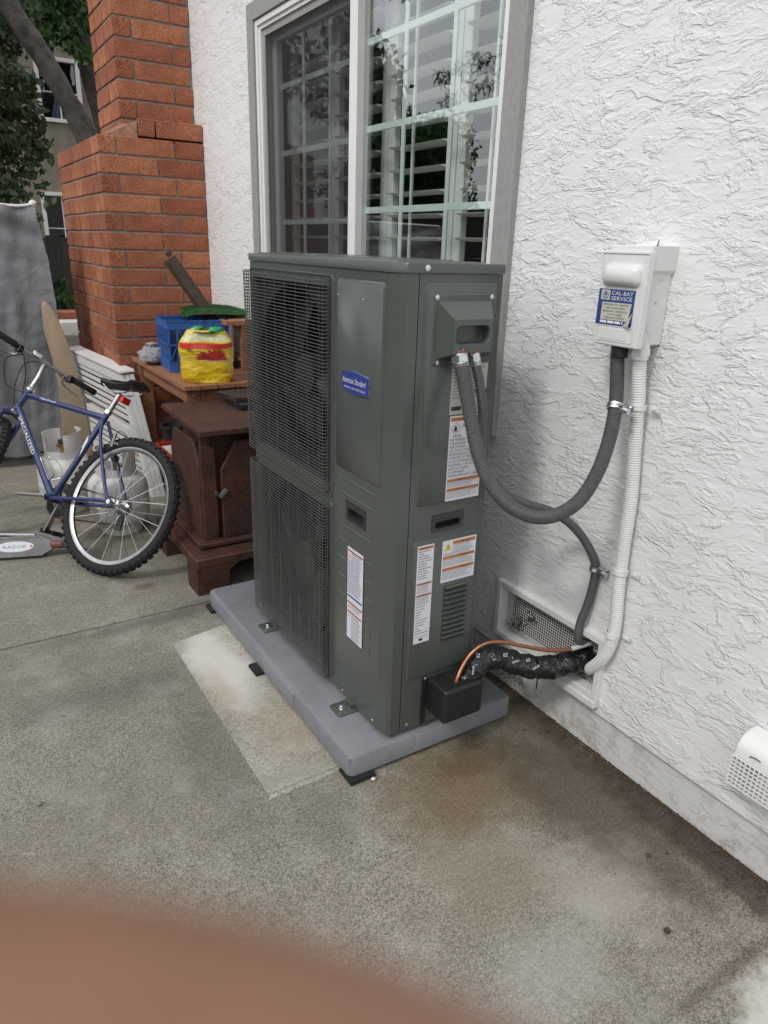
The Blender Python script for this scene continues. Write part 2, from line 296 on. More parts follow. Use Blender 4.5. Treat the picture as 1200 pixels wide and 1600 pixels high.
class MB:
    def __init__(s): s.v = []; s.f = []; s.X = None
    def add(s, vs, fs):
        k = len(s.v)
        for q in vs:
            q = Vector(q); s.v.append(s.X @ q if s.X is not None else q)
        s.f += [tuple(i + k for i in f) for f in fs]; return s
    def box(s, a, b):
        (x0, y0, z0), (x1, y1, z1) = a, b
        x0, x1 = min(x0, x1), max(x0, x1); y0, y1 = min(y0, y1), max(y0, y1); z0, z1 = min(z0, z1), max(z0, z1)
        return s.add([(x0, y0, z0), (x1, y0, z0), (x1, y1, z0), (x0, y1, z0), (x0, y0, z1), (x1, y0, z1), (x1, y1, z1), (x0, y1, z1)],
                     [(0, 3, 2, 1), (4, 5, 6, 7), (0, 1, 5, 4), (1, 2, 6, 5), (2, 3, 7, 6), (3, 0, 4, 7)])
    def fbox(s, F, u0, u1, v0, v1, n0, n1):
        P = [F.p(u, v, n) for n in (n0, n1) for u, v in ((u0, v0), (u1, v0), (u1, v1), (u0, v1))]
        return s.add(P, [(0, 3, 2, 1), (4, 5, 6, 7), (0, 1, 5, 4), (1, 2, 6, 5), (2, 3, 7, 6), (3, 0, 4, 7)])
    def beam(s, a, b, w, h, up=Z3):
        a, b = Vector(a), Vector(b); d = (b - a).normalized(); r = d.cross(Vector(up)).normalized() * (w / 2); u = r.cross(d).normalized() * (h / 2)
        P = [q + sx * r + sy * u for q in (a, b) for sx, sy in ((-1, -1), (1, -1), (1, 1), (-1, 1))]
        return s.add(P, [(0, 3, 2, 1), (4, 5, 6, 7), (0, 1, 5, 4), (1, 2, 6, 5), (2, 3, 7, 6), (3, 0, 4, 7)])
    def quad(s, a, b, c, d): return s.add([a, b, c, d], [(0, 1, 2, 3)])
    def prism(s, poly, F, n0, n1, bev=0., cu=None, cv=None):
        # poly in (u,v); extruded n0..n1 along the frame normal, top loop shrunk by bev
        if cu is None: cu = sum(p[0] for p in poly) / len(poly); cv = sum(p[1] for p in poly) / len(poly)
        n = len(poly); hw = max(abs(p[0] - cu) for p in poly) or 1; hh = max(abs(p[1] - cv) for p in poly) or 1
        lo = [F.p(u, v, n0) for u, v in poly]
        sg = 1 if n1 > n0 else -1
        mid = [F.p(u, v, n1 - sg * bev) for u, v in poly] if bev else []
        hi = [F.p(cu + (u - cu) * (1 - bev / hw), cv + (v - cv) * (1 - bev / hh), n1) for u, v in poly]
        rings = [lo] + ([mid] if bev else []) + [hi]; V = sum(rings, []); fs = []
        for k in range(len(rings) - 1):
            for i in range(n): fs.append((k * n + i, k * n + (i + 1) % n, (k + 1) * n + (i + 1) % n, (k + 1) * n + i))
        fs.append(tuple(range((len(rings) - 1) * n, len(rings) * n))); fs.append(tuple(reversed(range(n))))
        return s.add(V, fs)
    def rplate(s, F, u0, u1, v0, v1, n0, n1, r=.01, bev=0., seg=5): return s.prism(rrect(u0, u1, v0, v1, r, seg), F, n0, n1, bev)
    def tube(s, pts, r, n=10, caps=True, closed=False):
        pts = [Vector(p) for p in pts]; m = len(pts); rs = r if isinstance(r, (list, tuple)) else [r] * m
        fr = []; t0 = None; nrm = None
        for i in range(m):
            t = ((pts[(i + 1) % m] - pts[i - 1]) if closed else (pts[min(i + 1, m - 1)] - pts[max(i - 1, 0)])).normalized()
            if nrm is None:
                a = Z3 if abs(t.z) < .9 else Vector((1, 0, 0)); nrm = t.cross(a).normalized()
            else:
                nrm = (nrm - t * nrm.dot(t)).normalized()
            fr.append((nrm, t.cross(nrm)))
        V = []
        for i in range(m):
            for k in range(n):
                a = 2 * math.pi * k / n; V.append(pts[i] + (fr[i][0] * math.cos(a) + fr[i][1] * math.sin(a)) * rs[i])
        fs = []
        for i in range(m if closed else m - 1):
            j = (i + 1) % m
            for k in range(n): fs.append((i * n + k, i * n + (k + 1) % n, j * n + (k + 1) % n, j * n + k))
        if caps and not closed: fs += [tuple(reversed(range(n))), tuple(range((m - 1) * n, m * n))]
        return s.add(V, fs)
    def cyl(s, a, b, r, n=16, r2=None): return s.tube([a, b], [r, r2 if r2 is not None else r], n)
    def lathe(s, prof, O=(0, 0, 0), axis=(0, 0, 1), n=32, a0=0., a1=None):
        O, A = Vector(O), Vector(axis).normalized(); e1 = A.orthogonal().normalized(); e2 = A.cross(e1); full = a1 is None
        m = n if full else n + 1; V = []; a1 = 2 * math.pi if full else a1
        for r, h in prof:
            for k in range(m):
                a = a0 + (a1 - a0) * k / n; V.append(O + A * h + (e1 * math.cos(a) + e2 * math.sin(a)) * r)
        fs = []
        for i in range(len(prof) - 1):
            for k in range(n if full else m - 1):
                j = (k + 1) % m; fs.append((i * m + k, i * m + j, (i + 1) * m + j, (i + 1) * m + k))
        return s.add(V, fs)
    def ring(s, F, outer, inner, n_o, n_i, depth=0., back=False, seg=64):
        # flat face between an outer rectangle and an inner rounded hole, plus the hole's walls
        ou0, ou1, ov0, ov1 = outer; iu0, iu1, iv0, iv1, r = inner
        cu, cv = (iu0 + iu1) / 2, (iv0 + iv1) / 2
        ang = sorted(set([2 * math.pi * k / seg for k in range(seg)] + [math.atan2(v - cv, u - cu) % (2 * math.pi) for u in (ou0, ou1) for v in (ov0, ov1)]))
        def rect(a):
            c, q = math.cos(a), math.sin(a); ts = []
            if c > 1e-9: ts.append((ou1 - cu) / c)
            if c < -1e-9: ts.append((ou0 - cu) / c)
            if q > 1e-9: ts.append((ov1 - cv) / q)
            if q < -1e-9: ts.append((ov0 - cv) / q)
            t = min(ts); return cu + c * t, cv + q * t
        hw, hh = (iu1 - iu0) / 2, (iv1 - iv0) / 2
        def rr(a):
            c, q = math.cos(a), math.sin(a); lo, hi = 0, hw + hh
            for _ in range(30):
                t = (lo + hi) / 2; x, y = abs(c * t), abs(q * t)
                ins = x <= hw and y <= hh and (x <= hw - r or y <= hh - r or math.hypot(x - hw + r, y - hh + r) <= r)
                if ins: lo = t
                else: hi = t
            return cu + c * lo, cv + q * lo
        n = len(ang); V = [F.p(*rect(a), n_o) for a in ang] + [F.p(*rr(a), n_i) for a in ang]; fs = []
        for i in range(n): j = (i + 1) % n; fs.append((i, j, n + j, n + i))
        if depth:
            V += [F.p(*rr(a), n_i - depth) for a in ang]
            for i in range(n): j = (i + 1) % n; fs.append((n + i, n + j, 2 * n + j, 2 * n + i))
            if back: fs.append(tuple(range(2 * n, 3 * n)))
        return s.add(V, fs)
    def grid(s, F, us, vs, holes, n=0.):
        # flat wall of cells with some left open
        for i in range(len(us) - 1):
            for j in range(len(vs) - 1):
                if (i, j) in holes: continue
                s.add([F.p(us[i], vs[j], n), F.p(us[i + 1], vs[j], n), F.p(us[i + 1], vs[j + 1], n), F.p(us[i], vs[j + 1], n)], [(0, 1, 2, 3)])
        return s
    def mesh(s, name, smooth=35):
        me = bpy.data.meshes.new(name); me.from_pydata([tuple(v) for v in s.v], [], s.f); me.update()
        if smooth:
            me.shade_smooth(); me.set_sharp_from_angle(angle=math.radians(smooth))
        return me
    def build(s, name, m, parent=None, smooth=35, local=False, bevel=0., label=None, kind=None):
        me = s.mesh(name, smooth); o = bpy.data.objects.new(name, me); C.objects.link(o)
        me.materials.append(MATS[m]); attach(o, parent, local)
        if bevel:
            b = o.modifiers.new('bevel', 'BEVEL'); b.width = bevel; b.segments = 2; b.limit_method = 'ANGLE'; b.angle_limit = math.radians(40); b.harden_normals = True
        if label: o['label'] = label
        if kind: o['kind'] = kind
        return o

def wmat(o):
    M = Matrix.LocRotScale(o.location, o.rotation_euler, o.scale)
    return (wmat(o.parent) @ o.matrix_parent_inverse @ M) if o.parent else M
def attach(o, parent, local=False):
    if parent is not None:
        o.parent = parent
        if not local: o.matrix_parent_inverse = wmat(parent).inverted()
def rrect(u0, u1, v0, v1, r, seg=5):
    P = []
    for cx, cy, a in ((u1 - r, v1 - r, 0), (u0 + r, v1 - r, 90), (u0 + r, v0 + r, 180), (u1 - r, v0 + r, 270)):
        for k in range(seg + 1):
            t = math.radians(a + 90 * k / seg); P.append((cx + r * math.cos(t), cy + r * math.sin(t)))
    return P
def spline(pts, n=12):
    P = [Vector(p) for p in pts]; P = [P[0] * 2 - P[1]] + P + [P[-1] * 2 - P[-2]]; out = []
    for i in range(1, len(P) - 2):
        for k in range(n):
            t = k / n; a, b, c, d = P[i - 1:i + 3]
            out.append(.5 * ((2 * b) + (c - a) * t + (2 * a - 5 * b + 4 * c - d) * t * t + (3 * b - a - 3 * c + d) * t ** 3))
    return out + [P[-2]]
def resample(pts, step):
    out = [pts[0]]; acc = 0
    for a, b in zip(pts, pts[1:]):
        L = (b - a).length; d = step - acc
        while d <= L: out.append(a.lerp(b, d / L)); d += step
        acc = (acc + L) % step
    return out
def thing(name, label, cat, loc=(0, 0, 0), rot=(0, 0, 0), group=None):
    o = bpy.data.objects.new(name, None); C.objects.link(o); o.location = loc; o.rotation_euler = rot; o.empty_display_size = .1
    return tag(o, label, cat, group)
def tag(o, label, cat, group=None):
    o['label'] = label; o['category'] = cat
    if group: o['group'] = group
    return o
def struct(o): o['kind'] = 'structure'; return o
def part(name, parent, loc=(0, 0, 0), rot=(0, 0, 0)):
    o = bpy.data.objects.new(name, None); C.objects.link(o); o.location = loc; o.rotation_euler = rot; o.parent = parent; return o
def copy_tree(o, parent=None):
    c = o.copy(); C.objects.link(c)
    if parent is not None: c.parent = parent
    for ch in [q for q in bpy.data.objects if q.parent == o]: copy_tree(ch, c)
    return c
def text(name, s, parent, F, u, v, h, m, width=None, n=.0012, align='LEFT', shear=0., local=False, mat4=None):
    cu = bpy.data.curves.new(name, 'FONT'); cu.body = s; cu.size = h * 1.35; cu.align_x = align; cu.shear = shear; cu.resolution_u = 2
    t = bpy.data.objects.new(name, cu); C.objects.link(t); bpy.context.view_layer.update()
    me = bpy.data.meshes.new_from_object(t.evaluated_get(bpy.context.evaluated_depsgraph_get())); bpy.data.objects.remove(t)
    xs = [q.co.x for q in me.vertices]
    if not xs: return None
    k = width / (max(xs) - min(xs)) if width else 1.
    for q in me.vertices: q.co = F.p(u + q.co.x * k, v + q.co.y, n)
    me.materials.clear(); me.materials.append(MATS[m]); me.update()
    o = bpy.data.objects.new(name, me); C.objects.link(o); attach(o, parent, local); return o
def printed(mb, F, u0, u1, v0, v1, pitch, h, n=.0011, seed=0, ragged=.25):
    # small print: a short bar for each word
    r = random.Random(seed); v = v1 - h
    while v > v0:
        u = u0; end = u1 - (u1 - u0) * r.random() * ragged
        while u < end:
            L = min(end - u, h * r.uniform(1.2, 4.5)); mb.add([F.p(u, v, n), F.p(u + L, v, n), F.p(u + L, v + h, n), F.p(u, v + h, n)], [(0, 1, 2, 3)]); u += L + h * .55
        v -= pitch
    return mb

# ================================================================== setting: ground
def slab(name, x0, x1, y0, y1, m, top=0., th=.1, bev=.004):
    b = MB(); b.box((x0, y0, top - th), (x1, y1, top)); return struct(b.build(name, m, bevel=bev))
g = MB(); g.add([(-60, -40, -.06), (60, -40, -.06), (60, 80, -.06), (-60, 80, -.06)], [(0, 1, 2, 3)]); struct(g.build('ground', 'soil_ground'))
slab('patio', -6, .019, -4, 1.268, 'concrete'); slab('patio', -6, .019, 1.276, 5.2, 'concrete')
b = MB(); b.box((-6, -4, -.09), (.018, 5.1, -.012)); struct(b.build('patio_base', 'debris_brown'))
b = MB(); b.prism([(-.955, .058), (-.12, .075), (-.12, 1.17), (-.955, 1.0)], Fr((0, 0, 0), (1, 0, 0), (0, 1, 0)), -.02, .0015, .001); struct(b.build('patio_patch', 'concrete_patch'))
b = MB(); b.prism([(-.962, .036), (-.12, .052), (-.12, .069), (-.958, .053)], Fr((0, 0, 0), (1, 0, 0), (0, 1, 0)), -.02, .002, .001); struct(b.build('patio_patch', 'concrete_patch'))

# ================================================================== setting: the house
house = thing('house', 'white stucco house wall that runs along the patio beside the heat pump', 'house', (.3, 1, 0))
us = [-5.2, -2.255, -.372, -.19, .27, 4]; vs = [.147, .207, .398, .975, 2.475, 3.6]
F0 = Fr((0, 0, 0), (0, -1, 0), (0, 0, 1))
b = MB(); b.grid(F0, us, vs, {(1, 3), (3, 1)})
def reveal(b, F, u0, u1, v0, v1, d):
    for (a, c) in (((u0, v0), (u1, v0)), ((u1, v0), (u1, v1)), ((u1, v1), (u0, v1)), ((u0, v1), (u0, v0))):
        b.add([F.p(*a, 0), F.p(*c, 0), F.p(*c, -d), F.p(*a, -d)], [(0, 1, 2, 3)])
reveal(b, F0, -2.255, -.372, .975, 2.475, .12); reveal(b, F0, -.19, .27, .207, .398, .06)
b.add([F0.p(-5.2, .147, 0), F0.p(4, .147, 0), F0.p(4, .147, -.03), F0.p(-5.2, .147, -.03)], [(0, 1, 2, 3)])
b.build('wall', 'stucco', house, smooth=0)
b = MB(); nn = 90
for j in range(3):     # foundation strip with a slightly wavy face
    for i in range(nn + 1):
        y = -4 + 9.2 * i / nn; b.v.append(Vector((.021 + .004 * noise.noise(Vector((y * 2, j, 0))), y, -.05 + .1 * j)))
for j in range(2):
    for i in range(nn): k = j * (nn + 1) + i; b.f.append((k + 1, k, k + nn + 1, k + nn + 2))
b.build('foundation', 'foundation_paint', house)
b = MB(); b.box((.3, -.6, .6), (.32, 3.2, 3.0)); b.box((2.6, -1.5, .4), (2.7, 4.5, 3.0)) if 0 else None
b = MB()
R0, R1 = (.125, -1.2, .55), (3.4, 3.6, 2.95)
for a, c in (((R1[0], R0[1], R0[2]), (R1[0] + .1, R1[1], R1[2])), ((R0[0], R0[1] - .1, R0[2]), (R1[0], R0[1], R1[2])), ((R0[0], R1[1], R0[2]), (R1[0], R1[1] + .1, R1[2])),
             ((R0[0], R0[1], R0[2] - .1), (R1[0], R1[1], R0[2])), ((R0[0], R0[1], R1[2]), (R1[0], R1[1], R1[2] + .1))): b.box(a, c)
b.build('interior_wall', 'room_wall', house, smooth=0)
b = MB(); b.box((.06, -4, 3.4), (6, 5.2, 3.5)); b.box((6, -4, -.05), (6.1, 5.2, 3.5)); b.box((.025, 5.1, -.05), (6, 5.2, 3.4)); b.box((.05, -4, -.05), (6, -3.9, 3.4)); b.build('outer_wall', 'stucco', house, smooth=0)
b = MB(); b.add([(-.28, -4.2, 3.42), (-.28, 5.3, 3.42), (3.2, 5.3, 4.7), (3.2, -4.2, 4.7), (-.28, -4.2, 3.6), (-.28, 5.3, 3.6), (3.2, 5.3, 4.88), (3.2, -4.2, 4.88), (6.3, -4.2, 3.6), (6.3, 5.3, 3.6)],
     [(3, 2, 1, 0), (4, 5, 6, 7), (0, 1, 5, 4), (7, 6, 9, 8), (0, 4, 7, 3), (1, 2, 6, 5)]); b.build('roof', 'roof_shingle', house, smooth=0)

# window: the trim boards, the frame, two sashes with their bars and panes
win = part('window', house); win.matrix_parent_inverse = wmat(house).inverted()
T0, T1, TB, TT = .295, 2.33, .897, 2.548
b = MB(); b.box((-.024, T0, TB), (.0, T0 + .078, TT)); b.build('trim_board', 'trim_grey', win, bevel=.002)
b = MB(); b.box((-.024, T1 - .075, TB), (.0, T1, TT)); b.build('trim_board', 'trim_grey', win, bevel=.002)
b = MB(); b.box((-.024, T0 + .079, TT - .075), (.0, T1 - .076, TT)); b.build('trim_board', 'trim_grey', win, bevel=.002)
b = MB(); b.box((-.03, T0 + .079, TB), (.0, T1 - .076, TB + .08)); b.build('window_sill', 'trim_grey', win, bevel=.002)
fy0, fy1, fz0, fz1 = T0 + .081, T1 - .078, TB + .083, TT - .078
def frame_rect(mb, x0, x1, y0, y1, z0, z1, w, wz=None):
    wz = wz or w
    mb.box((x0, y0, z0), (x1, y0 + w, z1)); mb.box((x0, y1 - w, z0), (x1, y1, z1)); mb.box((x0, y0 + w, z0), (x1, y1 - w, z0 + wz)); mb.box((x0, y0 + w, z1 - wz), (x1, y1 - w, z1))
b = MB(); frame_rect(b, -.014, .10, fy0, fy1, fz0, fz1, .024); b.build('window_frame', 'vinyl_white', win, bevel=.002)
b = MB(); frame_rect(b, -.004, .09, fy0 + .0245, fy1 - .0245, fz0 + .0245, fz1 - .0245, .016); b.build('window_frame', 'vinyl_white', win, bevel=.002)
# near sash
b = MB(); b.box((-.012, 1.262, fz0 + .025), (.045, 1.322, fz1 - .025)); b.build('meeting_stile', 'vinyl_white', win, bevel=.003)
b = MB(); b.box((.022, .418, fz0 + .04), (.0255, 1.262, fz1 - .04)); b.build('pane', 'glass', win, smooth=0)
for y in (.705, .995):
    b = MB(); b.box((.034, y - .011, fz0 + .041), (.042, y + .011, fz1 - .041)); b.build('muntin', 'muntin_paint', win, bevel=.002)
for z in (1.05, 1.335, 1.62, 1.915, 2.212):
    b = MB(); b.box((.0345, .419, z - .012), (.0445, 1.261, z + .012)); b.build('muntin', 'muntin_paint', win, bevel=.002)
# far sash behind the insect screen
b = MB(); frame_rect(b, .05, .085, 1.33, 2.205, fz0 + .042, fz1 - .042, .05); b.build('sash_frame', 'vinyl_white', win, bevel=.002)
b = MB(); b.box((.062, 1.38, fz0 + .092), (.0655, 2.155, fz1 - .092)); b.build('pane', 'glass_dark', win, smooth=0)
for y in (1.64, 1.90):
    b = MB(); b.box((.069, y - .011, fz0 + .093), (.077, y + .011, fz1 - .093)); b.build('muntin', 'muntin_paint', win, bevel=.002)
for z in (1.05, 1.31, 1.585, 1.90, 2.19):
    b = MB(); b.box((.0695, 1.381, z - .012), (.0795, 2.154, z + .012)); b.build('muntin', 'muntin_paint', win, bevel=.002)
b = MB(); frame_rect(b, .006, .018, 1.325, 2.208, fz0 + .042, fz1 - .042, .028); b.build('screen_frame', 'screen_frame', win, bevel=.001)
b = MB(); b.box((.012, 1.353, fz0 + .07), (.0128, 2.18, fz1 - .07)); b.build('insect_screen', 'insect_mesh', win, smooth=0)

# shutters inside the window
SLATS = None
pw = .462
for k in range(4):
    y0 = .34 + k * (pw + .006); y1 = y0 + pw
    sh = thing('interior_shutter', ['white louvred interior shutter panel behind the clear sash, beside the grey trim nearest the conduits', 'white louvred interior shutter panel behind the clear sash, next to the white meeting stile',
         'white louvred interior shutter panel behind the insect screen, next to the meeting stile', 'white louvred interior shutter panel behind the insect screen, beside the brick chimney side'][k], 'shutter', (.16, y0, .98), group='louvred shutters behind the window')
    for s0 in (y0, y1 - .048):
        b = MB(); b.box((.145, s0, .98), (.172, s0 + .048, 2.5)); b.build('stile', 'shutter_paint', sh, bevel=.002)
    for z0 in (.98, 2.42):
        b = MB(); b.box((.1455, y0 + .0485, z0), (.1715, y1 - .0485, z0 + .08)); b.build('rail', 'shutter_paint', sh, bevel=.002)
    b = MB(); b.box((.108, (y0 + y1) / 2 - .006, 1.07), (.116, (y0 + y1) / 2 + .006, 2.41)); b.build('tilt_rod', 'shutter_paint', sh)
    if SLATS is None:
        b = MB(); P = [(-.044, -.001), (-.03, .003), (0, .0055), (.03, .003), (.044, -.001), (.03, -.004), (0, -.0055), (-.03, -.004)]
        L = pw - .1; V = [(x, yy, z) for yy in (0, L) for x, z in P]; n = len(P)
        b.add(V, [tuple(range(n)), tuple(reversed(range(n, 2 * n)))] + [(i, n + i, n + (i + 1) % n, (i + 1) % n) for i in range(n)]); SLATS = b.mesh('slat'); SLATS.materials.append(MATS['shutter_paint'])
    z = 1.10
    while z < 2.42:
        o = bpy.data.objects.new('slat', SLATS); C.objects.link(o); o.location = (.158, y0 + .05, z); o.rotation_euler = (0, math.radians(6 + rnd.uniform(-1, 1)), 0); attach(o, sh); z += .0835

# ================================================================== chimney
ch = thing('brick_chimney', 'red brick chimney with a stepped shoulder, against the white wall behind the cluttered table', 'chimney', (-.3, 3.8, 0))
PIT = .1015; TOPZ = 2.02; CX, CY0, CY1 = -.605, 3.113, 4.45
bricks_n = [0]
def brick_mesh(dx, dy, dz, key, cache={}):
    k = (round(dx, 3), round(dy, 3), round(dz, 3), key)
    if k not in cache:
        b = MB(); r = random.Random(hash(k) & 0xffff); c = .004
        # a chamfered block with uneven arrises
        xs, ys, zs = dx / 2, dy / 2, dz / 2; V = []
        for z, ins in ((-zs, c), (-zs + c, 0), (zs - c, 0), (zs, c)):
            for sx, sy in ((-1, -1), (1, -1), (1, 1), (-1, 1)): V.append((sx * (xs - ins) + r.uniform(-.0012, .0012), sy * (ys - ins) + r.uniform(-.0012, .0012), z + r.uniform(-.0006, .0006)))
        fs = [(3, 2, 1, 0), (12, 13, 14, 15)]
        for q in range(3):
            for i in range(4): fs.append((q * 4 + i, q * 4 + (i + 1) % 4, q * 4 + 4 + (i + 1) % 4, q * 4 + 4 + i))
        b.add(V, fs); me = b.mesh('brick', 25); me.materials.append(MATS['brick_clay']); cache[k] = me
    return cache[k]
def brick(x0, x1, y0, y1, z1, h=PIT - .011):
    me = brick_mesh(x1 - x0, y1 - y0, h, bricks_n[0] % 3); o = bpy.data.objects.new('brick', me); C.objects.link(o)
    o.location = ((x0 + x1) / 2 + rnd.uniform(-.0015, .0015), (y0 + y1) / 2 + rnd.uniform(-.0015, .0015), z1 - h / 2); o.rotation_euler = (rnd.uniform(-.004, .004), rnd.uniform(-.004, .004), rnd.uniform(-.004, .004))
    attach(o, ch); bricks_n[0] += 1
J = .010; D = .10
def course(z1, cx, y0, y1, xend, par, ln=.318, hd=.093):
    # near face first, then the face turned to the patio
    if par: xs = [cx, cx + ln]                      # stretcher at the corner
    else: xs = [cx, cx + hd]
    while xs[-1] < xend - .02: xs.append(min(xs[-1] + ln + J, xend))
    for i in range(len(xs) - 1):
        a = xs[i] + (J if i else 0); 
        if xs[i + 1] - a > .03: brick(a, xs[i + 1], y0, y0 + (D - .007 if (i or par) else ln * .7), z1)
    y = y0 + (D - .007 if par else ln * .7) + J; i = 0
    while y < y1 - .03:
        L = ln * .62 if (i % 2 == par) else ln * .36
        e = min(y + L, y1); brick(cx, cx + D - .007, y, e, z1); y = e + J; i += 1
for k in range(20): course(TOPZ - k * PIT, CX, CY0, CY1, -.004, k % 2)
for k in range(10):    # the narrower stack above the shoulder
    course(TOPZ + (k + 1) * PIT, -.438 if k else -.438, 3.25, 3.80, -.004, (k + 1) % 2)
for xa, xb in ((-.375, -.285), (-.275, -.004)): brick(xa, xb, CY0, 3.205, TOPZ + PIT)
b = MB(); b.box((CX + .008, CY0 + .008, -.05), (-.001, CY1 - .008, TOPZ - .012)); b.box((-.430, 3.258, TOPZ - .012), (-.001, 3.792, 3.03)); b.build('mortar', 'mortar', ch, smooth=0)
b = MB(); b.add([(CX + .012, CY0 + .012, TOPZ - .011), (-.38, CY0 + .012, TOPZ - .011), (-.38, 3.248, TOPZ - .011), (CX + .012, CY1 - .01, TOPZ - .011), (-.43, CY1 - .01, TOPZ - .011),
      (CX + .05, CY0 + .06, TOPZ + .004), (-.379, CY0 + .02, TOPZ + .085), (-.44, 3.249, TOPZ + .08), (CX + .05, CY1 - .05, TOPZ + .004), (-.44, CY1 - .05, TOPZ + .07)],
     [(0, 1, 6, 5), (0, 5, 8, 3), (5, 6, 7), (5, 7, 9, 8), (3, 8, 9, 4), (1, 2, 7, 6)]); b.build('mortar_shoulder', 'mortar_wash', ch)

# ================================================================== equipment pad and the heat pump
b = MB(); PX0, PX1, PY0, PY1 = -.728, -.104, -.014, 1.225
pad = MB(); pad.prism(rrect(PX0, PX1, PY0, PY1, .022, 5), Fr((0, 0, 0), (1, 0, 0), (0, 1, 0)), .014, .083, .006)
pad = tag(pad.build('equipment_pad', 'pad_plastic', None, smooth=50), 'grey plastic equipment pad on black shims under the heat pump', 'pad')
b = MB(); b.prism(rrect(PX0 - .006, PX1 + .004, .36, .62, .01, 3), Fr((0, 0, 0), (1, 0, 0), (0, 1, 0)), .020, .080, .004); b.build('rib', 'pad_plastic', pad, smooth=50)
b = MB(); b.prism(rrect(-.50, -.30, PY0 - .005, PY1 + .005, .01, 3), Fr((0, 0, 0), (1, 0, 0), (0, 1, 0)), .020, .080, .004); b.build('rib', 'pad_plastic', pad, smooth=50)
for (x, y, lb) in ((-.70, .0, 'black rubber shim under the pad corner nearest the camera'), (-.725, .66, 'black rubber shim poking out from the middle of the long pad edge'), (-.71, 1.19, 'black rubber shim under the pad corner beside the rusty stove')):
    b = MB(); b.box((x - .035, y - .035, .0035), (x + .05, y + .04, .009)); b.box((x - .033, y - .033, .0095), (x + .05, y + .04, .0138))
    tag(b.build('shim', 'rubber', None, bevel=.001), lb, 'shim', 'rubber shims under the equipment pad')

hp = thing('heat_pump', 'dark grey green two fan heat pump standing upright on the grey pad', 'heat pump', (-.45, .47, .083))
ZB, ZT = .101, 1.4265
# --- sheet-metal case
b = MB()
us = [-.94, -.92, -.36, -.25, -.137, -.05]; vs = [ZB, .135, .715, .722, .783, .80, 1.375, ZT]
b.grid(FRONT, us, vs, {(1, 1), (1, 5), (3, 3)})
reveal_holes = ((-.92, -.36, .135, .715), (-.92, -.36, .80, 1.375))
for u0, u1, v0, v1 in reveal_holes:
    for (a, c) in (((u0, v0), (u1, v0)), ((u1, v0), (u1, v1)), ((u1, v1), (u0, v1)), ((u0, v1), (u0, v0))):
        b.add([FRONT.p(*a, 0), FRONT.p(*c, 0), FRONT.p(*c, -.02), FRONT.p(*a, -.02)], [(0, 1, 2, 3)])
b.ring(FRONT, (-.25, -.137, .722, .783), (-.246, -.141, .726, .779, .006), 0, -.002, .03, True, 40)
prof = [(-.602, .05), (-.6012, .043), (-.5965, .016), (-.592, .006), (-.583, .0), (-.5495, .0), (-.5495, .012)]
for (x0, y0), (x1, y1) in zip(prof, prof[1:]): b.add([(x0, y0, ZB), (x1, y1, ZB), (x1, y1, ZT), (x0, y0, ZT)], [(0, 1, 2, 3)])
b.box((-.602, .94, ZB), (-.290, .942, ZT)); b.box((-.600, .05, ZB - .001), (-.30, .939, ZB + .012)); b.box((-.2885, .012, ZB), (-.2875, .94, ZT))
b.build('case', 'unit_paint', hp, smooth=40)
b = MB()
us = [-.5475, -.4705, -.3625, -.2870]; vs = [ZB, .742, .7925, ZT]
b.grid(SIDE, us, vs, {(1, 1)}); b.ring(SIDE, (-.4705, -.3625, .742, .7925), (-.4665, -.3665, .746, .7885, .005), 0, -.002, .03, True, 40)
b.add([(-.287, 0, ZB), (-.287, .012, ZB), (-.287, .012, ZT), (-.287, 0, ZT)], [(0, 1, 2, 3)])
b.rplate(SIDE, -.531, -.303, .826, 1.405, .0, .0042, .016, .0038); b.rplate(SIDE, -.533, -.300, .276, .722, .0, .0035, .012, .0032)
b.build('side_panel', 'unit_paint', hp, smooth=40)
b = MB()
b.rplate(FRONT, -.314, -.064, .872, 1.402, 0, .0045, .014, .004)
b.rplate(FRONT, -.935, -.334, .762, 1.404, 0, .003, .014, .0028) if 0 else None
b.build('pressed_panel', 'unit_paint', hp, smooth=40)
RB = [(-.298, -.09, z0, z0 + .006) for z0 in (.795, .84)] + [(-.096, -.09, .802, .839)]
for i, z0 in enumerate((.695, .645, .585, .525, .465, .405, .345)):
    RB.append((-.300, -.245 if i else -.1, z0, z0 + .005))
    if i: RB.append((-.13, -.096, z0 - .018, z0 - .013))
    if i > 4: RB.append((-.1015, -.0965, z0 - .012, z0 + .02))
for q in RB: b = MB(); b.rplate(FRONT, *q, 0, .0022, .002, .0015); b.build('pressed_rib', 'unit_paint', hp, smooth=40)
for q, (u0, u1, v0, v1) in enumerate(((-.936, -.336, .762, 1.405), (-.936, -.336, .118, .742))):      # bead round each fan opening
    b = MB(); b.tube([FRONT.p(u, v, .001) for u, v in rrect(u0, u1, v0, v1, .016, 5)], .0035, 6, closed=True); b.build('pressed_rib', 'unit_paint', hp)
